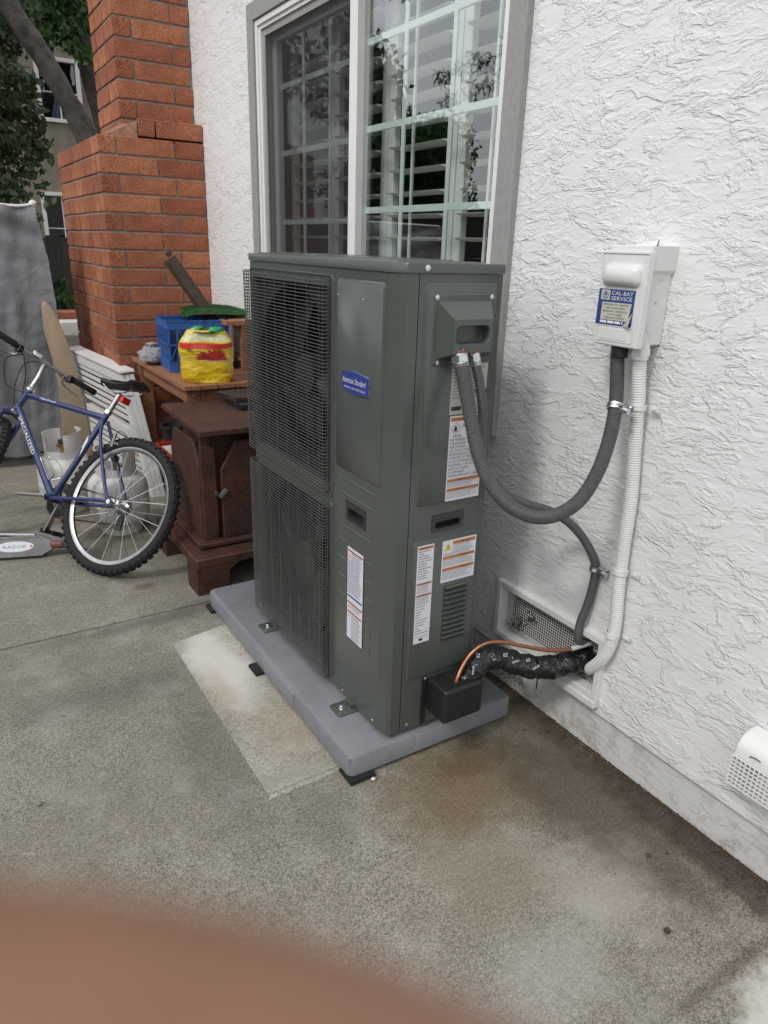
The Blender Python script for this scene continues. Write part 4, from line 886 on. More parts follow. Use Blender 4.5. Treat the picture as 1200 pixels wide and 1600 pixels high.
tuft('moss', 'green moss and dirt at the foot of the wall behind the pad', [(-.0, .28, .01, .03), (-.0, .16, .03, .03), (-.0, .08, .05, .02), (-.01, .2, .06, .02)], 'leaf_mid', 'moss', 90, .008, 5)
# litter of soil and dead leaves along the wall foot
b = MB(); r = random.Random(3)
for _ in range(2600):
    y = r.uniform(-1.0, .45); x = .015 - abs(r.gauss(0, .022)); s = r.uniform(.0012, .004); c = Vector((x, y, .001 + s * .4))
    a = r.random() * 3.14; u = Vector((math.cos(a), math.sin(a), r.uniform(-.2, .2))) * s; v = Vector((-math.sin(a), math.cos(a), r.uniform(-.2, .2))) * s * .6
    b.add([c - u, c + v, c + u, c - v, c + Vector((0, 0, s * .7))], [(0, 1, 4), (1, 2, 4), (2, 3, 4), (3, 0, 4)])
for _ in range(500):
    x, y = r.uniform(-1.5, -.02), r.uniform(-1.1, 1.6); s = r.uniform(.001, .0028); c = Vector((x, y, .004 + s * .4))
    if -.74 < x < -.1 and -.02 < y: continue
    u = Vector((s, 0, 0)); v = Vector((0, s * .7, 0)); b.add([c - u, c + v, c + u, c - v, c + Vector((0, 0, s * .7))], [(0, 1, 4), (1, 2, 4), (2, 3, 4), (3, 0, 4)])
tag(b.build('debris', 'debris_brown', None, smooth=0, kind='stuff'), 'fine brown soil and leaf litter along the wall foot', 'debris')
b = MB()
for _ in range(46):
    y = r.uniform(-1.0, 1.1) if r.random() < .6 else r.uniform(-.4, .3); x = -.012 - abs(r.gauss(0, .05)); s = r.uniform(.004, .010); a = r.random() * 6.28; c = Vector((x, y, .005))
    if y > -.02 and x < -.09: continue
    u = Vector((math.cos(a), math.sin(a), 0)) * s; v = Vector((-math.sin(a), math.cos(a), 0)) * s * .4; z_ = Vector((0, 0, s * .35)); b.add([c - u, c - v + z_, c + u, c + v + z_, c], [(0, 1, 4), (1, 2, 4), (2, 3, 4), (3, 0, 4)])
tag(b.build('dead_leaves', 'debris_brown', None, smooth=0, kind='stuff'), 'small dead brown leaves scattered by the wall foot', 'leaves')
for (x, y, s, m, lb) in ((-.665, -.045, .008, 'tank_white', 'small white pebble beside the near pad corner'), (-.185, -.65, .008, 'debris_brown', 'small dark pebble on the concrete near the wall'), (-.33, -.82, .010, 'debris_brown', 'small dark clod on the concrete in front of the pale slab'), (-1.52, .335, .009, 'mortar', 'flat pale chip on the concrete in the open patio')):
    b = MB()
    for i in range(5):
        for j in range(8):
            a = math.pi * i / 4; q = 2 * math.pi * j / 8; v = Vector((math.sin(a) * math.cos(q), math.sin(a) * math.sin(q) * .8, math.cos(a) * .6)) * s; b.v.append(Vector((x, y, .004 + s * .5)) + v * (1 + .3 * noise.noise(v * 120)))
    for i in range(4):
        for j in range(8): b.f.append((i * 8 + j, i * 8 + (j + 1) % 8, i * 8 + 8 + (j + 1) % 8, i * 8 + 8 + j))
    tag(b.build('pebble', m, None, smooth=60), lb, 'pebble')

# dryer vent guard at the edge of the frame
t = thing('dryer_vent_guard', 'white plastic dryer vent hood with a square lattice cage, low on the wall', 'vent', (0, -.82, .3))
b = MB(); yl, yr = -.746, -.93; zl, zb = .358, .277
H = [(-.001, .418), (-.03, .418)] + [(-.03 - .05 * math.sin(math.radians(90 * k / 8)), zl + .01 + .05 * math.cos(math.radians(90 * k / 8))) for k in range(1, 9)] + [(-.082, zl), (-.001, zl)]
m_ = len(H); V = [(x, y, z) for y in (yl, yr) for x, z in H]; b.add(V, [tuple(range(m_)), tuple(reversed(range(m_, 2 * m_)))] + [(i, m_ + i, m_ + (i + 1) % m_, (i + 1) % m_) for i in range(m_)])
b.build('hood', 'vinyl_white', t, bevel=.006, smooth=50)
b = MB(); k = .0113
for i in range(8): b.box((-.0825, yr, zl - i * k - .0014), (-.0785, yl, zl - i * k + .0014)); b.box((-.0785, yl - .003, zl - i * k - .0014), (-.002, yl, zl - i * k + .0014))
y = yl
while y > yr - .001: b.box((-.083, y - .003, zb), (-.078, y, zl)); b.box((-.078, y - .003, zb), (-.003, y, zb + .003)); y -= k
for i in range(7): b.box((-.0715 + i * k, yl - .0035, zb), (-.0685 + i * k, yl + .0005, zl)); b.box((-.0715 + i * k, yr, zb - .0005), (-.0685 + i * k, yl, zb + .003))
b.build('lattice', 'vinyl_white', t, smooth=0)
b = MB(); b.cyl((-.07, -.84, .32), (.0, -.84, .32), .034, 24); b.build('duct', 'tank_white', t)
b = MB(); b.tube([(-.080, -.785, .378), (-.087, -.79, .386), (-.086, -.802, .388), (-.081, -.812, .383)], .0013, 6); b.build('wire_clip', 'unit_paint_dark', t)

# ================================================================== rusty stove on its stand
st = thing('steel_stove', 'rusty brown steel patio stove on a footed stand behind the heat pump', 'stove', (-.4, 1.75, 0))
XY = Fr((0, 0, 0), (1, 0, 0), (0, 1, 0))
b = MB(); b.prism(rrect(-.742, -.14, 1.335, 1.98, .012, 3), XY, .135, .175, .006); base = b.build('stand', 'rusty_steel', st)
for x, y in ((-.74, 1.337), (-.30, 1.337), (-.74, 1.83), (-.30, 1.83)):
    b = MB(); b.prism([(x, 0), (x + .145, 0), (x + .15, .10), (x + .20, .134), (x, .134)] if x < -.5 else [(x, 0), (x + .15, 0), (x + .15, .134), (x - .05, .134), (x, .10)], Fr((0, y + .14, 0), (1, 0, 0), (0, 0, 1)), 0, .14, .002); b.build('foot', 'rusty_steel', st, smooth=20)
b = MB(); b.prism([(-.690, 1.425), (-.19, 1.425), (-.19, 1.93), (-.690, 1.93)], XY, .185, .203, .004); b.build('base_plate', 'rusty_steel', st)
b = MB(); b.box((-.60, 1.52, .203), (-.22, 1.88, .7)); b.build('firebox', 'rusty_steel', st, smooth=20)
def cut_panel(name, F, u0, u1, v0, v1, c, n0, n1): b = MB(); b.prism([(u0, v0), (u1, v0), (u1, v1 - c * 1.4), (u1 - c * .8, v1), (u0 + c * .8, v1), (u0, v1 - c * 1.4)], F, n0, n1, .004); return b.build(name, 'rusty_steel', st, smooth=20)
cut_panel('side_plate', Fr((-.645, 0, 0), (0, -1, 0), (0, 0, 1)), -1.90, -1.49, .205, .655, .075, 0, .014)
cut_panel('door', Fr((0, 1.475, 0), (1, 0, 0), (0, 0, 1)), -.565, -.2, .205, .655, .09, 0, .014)
b = MB(); b.box((-.650, 1.468, .204), (-.585, 1.50, .64)); b.box((-.645, 1.485, .204), (-.60, 1.51, .70)); b.build('corner_post', 'rusty_steel', st, bevel=.003)
b = MB(); b.beam((-.578, 1.458, .405), (-.545, 1.452, .44), .006, .02, (0, 0, 1)); b.box((-.60, 1.452, .415), (-.585, 1.468, .435)); b.build('latch', 'alloy', st, bevel=.001)
b = MB(); b.prism([(-.665, 1.415), (-.13, 1.40), (-.13, 2.0), (-.655, 2.03)], XY, .703, .727, .004); b.build('top_plate', 'rusty_steel', st)
b = MB(); b.box((-.13, 1.5, .2), (-.1, 1.9, .7)); b.build('back_plate', 'rusty_steel', st)
b = MB(); b.box((-.60, 1.55, .66), (-.2, 1.9, .702)); b.build('collar', 'black_inside', st)
t = thing('steel_tray', 'rusty steel tray with a bent wire handle, on top of the stove', 'tray', (-.28, 1.85, .727))
b = MB(); b.box((-.36, 1.72, .728), (-.14, 1.94, .755)); b.build('body', 'black_plastic', t, bevel=.004)
b = MB(); b.box((-.375, 1.79, .756), (-.14, 2.0, .775)); b.build('lid', 'rusty_steel', t, bevel=.003)
b = MB(); b.tube(spline([(-.372, 1.72, .733), (-.385, 1.73, .77), (-.40, 1.76, .795), (-.44, 1.84, .80)], 6), .005, 8); b.build('handle', 'rubber', t)

# ================================================================== wooden table and what stands on it
tb = thing('wooden_table', 'brown wooden potting table against the brick chimney', 'table', (-.27, 2.55, 0))
for k in range(6):
    x0 = -.535 + k * .0905; b = MB(); b.box((x0, 2.03, .778), (x0 + .085, 3.09, .80)); b.build('plank', 'table_wood', tb, bevel=.002)
for x in (-.515, -.06):
    for y in (2.07, 2.98):
        b = MB(); b.box((x, y, 0), (x + .07, y + .06, .777)); b.build('leg', 'table_wood', tb, bevel=.003)
for a, c in (((-.50, 2.14, .70), (-.478, 2.975, .776)), ((-.44, 2.085, .70), (-.065, 2.107, .776)), ((-.44, 3.0, .70), (-.065, 3.02, .776)), ((-.5, 2.14, .28), (-.03, 2.975, .30))):
    b = MB(); b.box(a, c); b.build('rail' if a[2] > .5 else 'lower_shelf', 'table_wood', tb, bevel=.002)
b = MB(); b.lathe([(0, .004), (.008, .003), (.009, 0)], (-.48, 2.0695, .74), (0, -1, 0), 8); b.build('bolt', 'brass', tb)
# raised rack at the wall end
t = thing('wooden_rack', 'small brown slatted wooden rack standing on the table, touching the turf piece', 'rack', (-.06, 2.5, .8))
for y in (2.36, 2.66): b = MB(); b.box((-.185, y, 1.052), (.0 - .02, y + .12, 1.076)); b.build('slat', 'table_wood', t, bevel=.002)
for x, y in ((-.095, 2.37), (-.095, 2.74), ): b = MB(); b.box((x, y, .801), (x + .06, y + .03, 1.051)); b.build('post', 'table_wood', t, bevel=.002)
b = MB(); b.box((-.09, 2.405, .85), (-.03, 2.735, .87)); b.build('rail', 'table_wood', t, bevel=.002)

cr = thing('milk_crate', 'blue plastic milk crate on the wooden table', 'crate', (-.30, 2.60, .801), (0, 0, math.radians(-4)))
def crate():
    w, d, h, th = .33, .30, .275, .008
    for a, (cx, cy, ln, rz) in enumerate(((0, -d / 2, w, 0), (0, d / 2, w, 0), (-w / 2, 0, d, 90), (w / 2, 0, d, 90))):
        b = MB(); F = Fr((0, 0, 0), (1, 0, 0), (0, 0, 1)); b.X = Matrix.Translation((cx, cy, 0)) @ Matrix.Rotation(math.radians(rz), 4, 'Z')
        H = ln / 2
        for z0, z1 in ((0, .055), (.14, .15), (.225, h)): b.box((-H, -th / 2, z0), (H, th / 2, z1))
        b.box((-H, -th, h - .008), (H, th, h)); b.box((-H, -th * .9, h - .045), (H, th * .9, h - .040)); b.box((-H, -th * .9, .055), (H, th * .9, .060))
        nx = 7
        for i in range(nx + 1):
            x = -H + ln * i / nx; b.box((max(-H, x - .006), -th / 2, .055), (min(H, x + .006), th / 2, .225))
        for i in range(nx):     # diagonal webs
            x = -H + ln * i / nx
            if i % 2 == 0: b.beam((x + .006, 0, .06), (x + ln / nx - .006, 0, .14), th * .7, .008, (0, 1, 0))
            else: b.beam((x + .006, 0, .225), (x + ln / nx - .006, 0, .15), th * .7, .008, (0, 1, 0))
        b.build('side', 'crate_blue', cr, local=True, smooth=20)
    b = MB(); b.box((-w / 2, -d / 2, .004), (w / 2, d / 2, .012)); b.build('base', 'crate_blue', cr, local=True)
    b = MB(); b.box((-w / 2 + .01, -d / 2 + .01, .013), (w / 2 - .01, d / 2 - .01, .2)); b.build('shade_block', 'crate_shade', cr, local=True, smooth=0)  # solid fill whose dark blue paints the shade behind the crate ribs
crate()
# bag of soil
bag = thing('soil_bag', 'yellow plastic soil bag with a red flower print, torn open on the table', 'bag', (-.375, 2.14, .801), (0, 0, math.radians(-22)))
def bagshape(u, v):      # u around, v up
    a = 2 * math.pi * u; c, s_ = math.cos(a), math.sin(a); e = .62
    x = .128 * math.copysign(abs(c) ** e, c); y = .060 * math.copysign(abs(s_) ** e, s_)
    z = v * .26; k = 1 + .05 * math.sin(v * 3.1) - .28 * max(0, v - .80) / .2 * 1.0 - .06 * max(0, .12 - v) / .12
    q = Vector((x * 8, y * 8, z * 9)); wr = noise.noise(q * 1.6) * .010 + noise.noise(Vector((x * 9, y * 9, z * 38))) * .003
    d = Vector((x, y, 0)).normalized(); p = Vector((x * k, y * k * (1.05 if v < .8 else 1), z + (.008 * noise.noise(q) if v > .1 else 0))) + d * wr
    return p
b = MB(); nu, nv = 72, 44
for j in range(nv + 1):
    for i in range(nu): b.v.append(bagshape(i / nu, j / nv))
for j in range(nv):
    for i in range(nu): b.f.append((j * nu + i, j * nu + (i + 1) % nu, (j + 1) * nu + (i + 1) % nu, (j + 1) * nu + i))
b.f.append(tuple(reversed(range(nu)))); b.build('body', 'bag_yellow', bag, local=True, smooth=80)
def bag_patch(name, m, ufn, n0=24, m0=10, off=.0022):
    b = MB()
    for j in range(m0 + 1):
        for i in range(n0 + 1):
            u, v = ufn(i / n0, j / m0); p = bagshape(u, v); d = Vector((p.x * .2, p.y, 0)).normalized(); b.v.append(p + d * off)
    for j in range(m0):
        for i in range(n0): k = j * (n0 + 1) + i; b.f.append((k, k + 1, k + n0 + 2, k + n0 + 1))
    return b.build(name, m, bag, local=True, smooth=80)
# the near side is u in .5..1 (facing -y)
bag_patch('pale_print', 'bag_pale', lambda s, t: (.59 + .33 * s, .80 + .13 * t))
bag_patch('red_stripe', 'bag_red', lambda s, t: (.56 + .40 * s, .69 + .10 * t - .03 * math.sin(math.pi * s)), off=.003)
bag_patch('pale_line', 'bag_pale', lambda s, t: (.52 + .45 * s, .462 + .010 * t - .03 * math.sin(math.pi * s)), m0=2)
b = MB(); cu_, cv_ = .79, .45; pts = []
for k in range(24):
    a = math.pi * k / 23; rr_ = 1 if k % 2 else .68; u, v = cu_ + .085 * rr_ * math.cos(a), cv_ + .26 * rr_ * math.sin(a) * .9; p = bagshape(u, v); pts.append(p + Vector((0, -.0042, 0)))
p = bagshape(cu_, cv_); b.add([p + Vector((0, -.0045, 0))] + pts, [(0, i + 1, i + 2) for i in range(23)]); b.build('flower_print', 'flower_red', bag, local=True, smooth=0)
bf = Fr((0, -.071, 0), (1, 0, 0), (0, 0, 1))
for u in (-.03, .04): text('lettering', 'A1', bag, bf, u, .022, .010, 'ink_black', None, .004, local=True)
b = MB(); printed(b, bf, -.09, -.06, .15, .172, .009, .004, .004, 6); b.build('small_print', 'ink_black', bag, local=True, smooth=0, kind='stuff')
b = MB(); b.lathe([(0, .245), (.04, .25), (.075, .255)], n=20); b.build('soil', 'soil', bag, local=True)
for (x, y, s, m, sd_) in ((-.035, -.02, .04, 'bag_green', 1), (.05, -.03, .035, 'bag_green', 2), (-.02, -.035, .022, 'soil', 3), (-.055, -.01, .02, 'label_white', 4)):
    b = MB()
    for i in range(9):
        for j in range(14):
            a = math.pi * i / 8; q = 2 * math.pi * j / 14; v = Vector((math.sin(a) * math.cos(q), math.sin(a) * math.sin(q) * .6, math.cos(a) * .5)); v *= s * (1 + .5 * noise.noise(v * 2 + Vector((sd_ * 5, 0, 0)))); b.v.append(Vector((x, y, .262)) + v)
    for i in range(8):
        for j in range(14): b.f.append((i * 14 + j, i * 14 + (j + 1) % 14, i * 14 + 14 + (j + 1) % 14, i * 14 + 14 + j))
    b.build('torn_flap', m, bag, local=True, smooth=60)
b = MB(); b.tube(spline([(0, .0, .262), (-.008, .0, .29), (.0, 0, .305), (.008, 0, .29), (0, 0, .275)], 6), .002, 6); b.build('cord', 'rubber', bag, local=True)
# turf scrap and plank on the crate
b = MB(); nx, ny = 26, 14; c0, c1, c2 = Vector((-.385, 2.50, 1.088)), Vector((.0, 2.42, 1.100)), Vector((-.20, 2.86, 1.092)); O = c0; U = Vector((.385, .02, .016)); V_ = Vector((.085, .30, .004))
for s_, dz in ((1, .022), (0, 0)):
    for j in range(ny + 1):
        for i in range(nx + 1):
            p = O + U * (i / nx) + V_ * (j / ny); e = .012 * noise.noise(Vector((i * .5, j * .5, 3))); b.v.append(p + Vector((e, e, (dz + .006 * noise.noise(Vector((i * .7, j * .7, 0))) + .010 * math.sin(i / nx * 5)))))
n1 = (nx + 1) * (ny + 1)
for j in range(ny):
    for i in range(nx): k = j * (nx + 1) + i; b.f.append((k, k + 1, k + nx + 2, k + nx + 1)); b.f.append((n1 + k + nx + 1, n1 + k + nx + 2, n1 + k + 1, n1 + k))
edge = [j * (nx + 1) for j in range(ny + 1)]; 
for j in range(ny): a, c = j * (nx + 1), (j + 1) * (nx + 1); b.f.append((a, c, n1 + c, n1 + a)); a, c = a + nx, c + nx; b.f.append((c, a, n1 + a, n1 + c))
for i in range(nx): b.f.append((i + 1, i, n1 + i, n1 + i + 1)); k = ny * (nx + 1) + i; b.f.append((k, k + 1, n1 + k + 1, n1 + k))
tf = tag(b.build('artificial_turf', 'turf', None, smooth=60), 'scrap of green artificial turf lying on top of the blue crate', 'turf')
b = MB(); r = random.Random(5)
for _ in range(5200):
    s_, t_ = r.random(), r.random(); p = O + U * s_ + V_ * t_ + Vector((0, 0, .022 + .010 * math.sin(s_ * 5))); d = Vector((r.gauss(0, .35), r.gauss(0, .35), 1)).normalized() * r.uniform(.005, .011); e = d.orthogonal().normalized() * .0012
    b.add([p - e, p + e, p + d], [(0, 1, 2)])
b.build('blades', 'turf', tf, smooth=0, kind='stuff')
b = MB(); A_, B_ = Vector((-.372, 2.70, 1.385)), Vector((-.205, 2.66, 1.125)); b.beam(A_, B_, .030, .075, (.5, .5, .7)); b.beam(A_ + Vector((.008, 0, .016)), A_ + Vector((-.01, .0, .035)), .012, .03)
tag(b.build('old_plank', 'old_plank_wood', None, smooth=20), 'weathered splintered wooden plank leaning up from the turf against the brick', 'plank')
# plastic wrapped bowl
t = thing('wrapped_bowl', 'dark bowl in crumpled clear plastic, on the table beside the blue crate', 'bowl', (-.50, 2.78, .801))
b = MB(); b.lathe([(0, 0), (.04, 0), (.06, .02), (.068, .045), (.062, .045), (.052, .02), (0, .012)], (-.475, 2.78, .802), n=24); b.build('bowl', 'bark_dark', t)
b = MB()
for i in range(17):
    for j in range(24):
        a = math.pi * i / 16; q = 2 * math.pi * j / 24; v = Vector((math.sin(a) * math.cos(q), math.sin(a) * math.sin(q), math.cos(a))); rr_ = 1 + .35 * noise.noise(v * 1.8 + Vector((4, 0, 0))) + .12 * noise.noise(v * 6); p = Vector((v.x * .085, v.y * .075, max(v.z * .06, -.052))) * rr_; p.z = max(p.z, -.054); b.v.append(Vector((-.478, 2.77, .857)) + p)
for i in range(16):
    for j in range(24): b.f.append((i * 24 + j, i * 24 + (j + 1) % 24, i * 24 + 24 + (j + 1) % 24, i * 24 + 24 + j))
b.build('plastic_wrap', 'clear_plastic', t, smooth=50)
b = MB()
for k in range(24): a = k * .2618; b.tube([(-.478 + .03 * math.cos(a), 2.76 + .03 * math.sin(a), .86), (-.478 + .05 * math.cos(a + .2), 2.76 + .04 * math.sin(a + .2), .90 + .015 * math.sin(k * 3)), (-.478 + .03 * math.cos(a + .6), 2.76, .915)], .003, 4)
b.build('dry_stalks', 'bark_dark', t)
# red tray below
t = thing('red_tray', 'shallow red tray with pale paper on the lower shelf of the table', 'tray', (-.5, 2.4, .302))
b = MB(); frame_rect(b, .305, .36, 0, 1, 0, 1, .1) if 0 else None
for a, c in (((-.555, 2.18, .302), (-.543, 2.62, .375)), ((-.543, 2.18, .302), (-.20, 2.192, .375)), ((-.543, 2.608, .302), (-.20, 2.62, .375)), ((-.2, 2.18, .302), (-.188, 2.62, .375)), ((-.543, 2.192, .303), (-.2, 2.608, .312))): b.box(a, c)
b.build('tray', 'red_box_paint', t, bevel=.003); b = MB(); b.box((-.53, 2.3, .313), (-.3, 2.59, .358)); b.build('paper', 'paper', t, bevel=.002)
t = thing('flower_pot', 'black plant pot in the shade under the table', 'pot', (-.42, 2.75, .302)); b = MB(); b.lathe([(0, 0), (.055, 0), (.075, .12), (.082, .12), (.082, .135), (.068, .135), (.06, .1), (0, .1)], (-.40, 2.76, .3015), n=24); b.build('pot', 'rubber', t)

# ================================================================== white frame, tan board, gas tanks, tarp
t = thing('folded_shutter', 'folded white louvred shutter leaning by the chimney corner behind the bicycle', 'shutter', (-.6, 2.9, 0))
A0, A1, B0 = Vector((-.555, 2.985, .715)), Vector((-.70, 3.92, .745)), Vector((-.485, 2.74, .0)); ax = (A1 - A0); dn = (B0 - A0)
nrm = ax.cross(dn).normalized(); nrm = nrm if nrm.x < 0 else -nrm
def pp(s_, t_, n=0.): return A0 + ax * s_ + dn * t_ + nrm * n
def bar(name, par, s0, s1, t0, t1, n0, n1, m='white_paint'):
    b = MB(); P = [pp(s_, t_, n) for n in (n0, n1) for s_, t_ in ((s0, t0), (s1, t0), (s1, t1), (s0, t1))]; b.add(P, [(0, 3, 2, 1), (4, 5, 6, 7), (0, 1, 5, 4), (1, 2, 6, 5), (2, 3, 7, 6), (3, 0, 4, 7)]); return b.build(name, m, par, bevel=.002)
for q in range(3):      # three leaves folded flat against one another
    n0 = .028 * q; lf = part('leaf', t); lf.matrix_parent_inverse = wmat(t).inverted(); j = .006 * q
    bar('stile', lf, 0 + j, .06 + j, 0, 1, n0, n0 + .025); bar('stile', lf, .94, 1, 0, 1, n0, n0 + .025)
    bar('rail', lf, .061 + j, .939, 0, .07, n0, n0 + .025); bar('rail', lf, .061 + j, .939, .46, .54, n0, n0 + .025); bar('rail', lf, .061 + j, .939, .92, 1, n0, n0 + .025)
    if q == 2:
        for k in range(15): bar('slat', lf, .062 + j, .938, .085 + k * .056, .118 + k * .056, n0 + .006, n0 + .018) if not 5.8 < k < 8 else None
for k in range(12): bar('cap_block', t, .1 + k * .07, .135 + k * .07, -.018, -.001, .012, .075)
bar('cap', t, -.01, 1.01, -.04, -.0185, -.006, .088)

b = MB(); RE = [(-.726, .004), (-.731, .25), (-.747, .45), (-.779, .72), (-.822, .92), (-.858, 1.03), (-.888, 1.078), (-.91, 1.085)]
P = [(p.x, p.z) for p in spline([(x, 0, z) for x, z in RE], 5)] + [(-.925, 1.06), (-.93, .9), (-.905, .72), (-.89, .55), (-.895, .3), (-.93, .004)]
b.prism([(x, z) for x, z in P], Fr((0, 3.70, 0), (1, 0, 0), (0, .04, 1)), 0, .03, .006, -.85, .5); tag(b.build('tan_board', 'tan_board', None, smooth=50), 'smooth tan round topped board leaning upright between the grey cover and the chimney', 'board')

def tank(x, y, rz, label):
    t = thing('propane_tank', label, 'propane tank', (x, y, 0), (0, 0, rz), 'white propane tanks behind the bicycle')
    b = MB(); b.lathe([(0, .032), (.08, .034), (.128, .055), (.151, .10), (.153, .13), (.153, .152), (.1545, .155), (.1545, .165), (.153, .168), (.153, .24), (.147, .275), (.125, .305), (.085, .325), (.05, .333), (0, .335)], n=40); b.build('vessel', 'tank_white', t, local=True, smooth=50)
    b = MB(); b.lathe([(.098, .0), (.104, 0), (.108, .05), (.102, .05)], n=36); b.build('foot_ring', 'tank_white', t, local=True)
    b = MB(); z0, z1 = .318, .452; b.lathe([(.098, z0), (.101, z0), (.101, z1 - .055), (.101, z1), (.098, z1), (.098, z0)], n=30, a0=math.radians(20), a1=math.radians(140)); b.lathe([(.098, z0), (.101, z0), (.101, z1), (.098, z1), (.098, z0)], n=30, a0=math.radians(200), a1=math.radians(320)); b.lathe([(.098, z0), (.101, z0), (.101, z0 + .04), (.098, z0 + .04), (.098, z0)], n=36)
    b.lathe([(.097, z1), (.104, z1 + .004), (.104, z1 + .010), (.097, z1 + .008)], n=20, a0=math.radians(40), a1=math.radians(150)); b.build('collar', 'tank_white', t, local=True, smooth=40)
    b = MB(); b.cyl((0, 0, .333), (0, 0, .385), .014, 12); b.cyl((0, -.01, .365), (0, -.05, .365), .013, 12); b.build('valve', 'brass', t, local=True)
    b = MB(); b.lathe([(0, .41), (.02, .408), (.024, .395), (.02, .385), (0, .385)], n=10); b.build('knob', 'unit_paint_dark', t, local=True)
    return t
tank(-.845, 2.31, .6, 'white propane tank seen through the spokes of the rear bicycle wheel')
tank(-1.03, 2.78, 3.5, 'white propane tank behind the bicycle frame, next to the grey tarp')

# tarp over some piece of garden furniture on a dark trolley
tp = thing('tarp_cover', 'grey cloth cover draped over a tall object, with a white knob on its top', 'cover', (-1.3, 4.2, 0))
def tarp_pt(u, v):       # u along the outline (0..1, near face then right side), v up 0..1
    top_x, bot_x = -.885, -.872
    xr = bot_x + (top_x - bot_x) * min(1, v * 1.05) + .06 * math.sin(v * 3); 
    if u < .7: t_ = u / .7; x = -2.3 + (xr + 2.3) * t_; y = 3.76 + .12 * v + .03 * math.sin(t_ * 9)
    else: t_ = (u - .7) / .3; x = xr - .25 * t_; y = 3.76 + .12 * v + .7 * t_
    z = .085 + 1.575 * v + (.02 * math.sin(t_ * 14) * (1 - v) if u < .7 else 0)
    f = Vector((x * 3.3, y * 3.3, z * 1.3)); fold = .04 * noise.noise(f) + .026 * noise.noise(Vector((x * 8 + z * 1.1, y * 8, z * 1.1))) + .012 * noise.noise(Vector((x * 17 - z * 2.5, y * 17, z * 2.2))) + .006 * noise.noise(Vector((x * 9, y * 9, z * 16)))
    swag = .018 * math.sin((z * 34) + x * 9) * max(0, v - .72) * 3
    return Vector((x + (fold if u >= .7 else 0), y - (fold + swag if u < .7 else 0), z))
b = MB(); nu, nv = 150, 110
for j in range(nv + 1):
    for i in range(nu + 1): b.v.append(tarp_pt(i / nu, j / nv))
for j in range(nv):
    for i in range(nu): k = j * (nu + 1) + i; b.f.append((k, k + 1, k + nu + 2, k + nu + 1))
top = [nv * (nu + 1) + i for i in range(nu + 1)]; b.v.append(Vector((-1.5, 4.4, 1.70))); b.f += [(top[i], top[i + 1], len(b.v) - 1) for i in range(nu)]
o = b.build('cloth', 'tarp_cloth', tp, smooth=80); sm = o.modifiers.new('thick', 'SOLIDIFY'); sm.thickness = .003
b = MB(); b.lathe([(0, .030), (.016, .028), (.024, .012), (.022, -.004), (0, -.01)], (-.875, 3.93, 1.665), (.3, -.5, .8), 16); b.build('knob', 'vinyl_white', tp)
b = MB(); b.tube(spline([(-2.3, 3.92, 1.662), (-1.6, 3.90, 1.668), (-1.2, 3.905, 1.664), (-.98, 3.91, 1.655), (-.88, 3.915, 1.668)], 6), .009, 8); b.build('hem_cord', 'vinyl_white', tp)
cart = thing('trolley', 'dark metal trolley frame under the grey cloth cover', 'trolley', (-1.5, 4.3, 0)); b = MB()
for a, c in (((-2.2, 3.82, .10), (-.93, 3.85, .16)), ((-2.2, 4.4, .10), (-.93, 4.43, .16)), ((-1.3, 3.98, .02), (-1.26, 4.44, .11)), ((-.97, 4.02, .05), (-.93, 4.4, .12))): b.box(a, c)
b.build('rail', 'rubber', cart, bevel=.003)
for x, y in ((-1.0, 4.03), (-1.38, 4.03), (-1.0, 4.4)): b = MB(); b.cyl((x, y - .015, .035), (x, y + .015, .035), .035, 18); b.build('caster', 'rubber', cart)
b = MB(); b.box((-1.19, 3.985, .02), (-1.10, 4.05, .115)); b.build('bracket', 'tank_white', cart, bevel=.003)

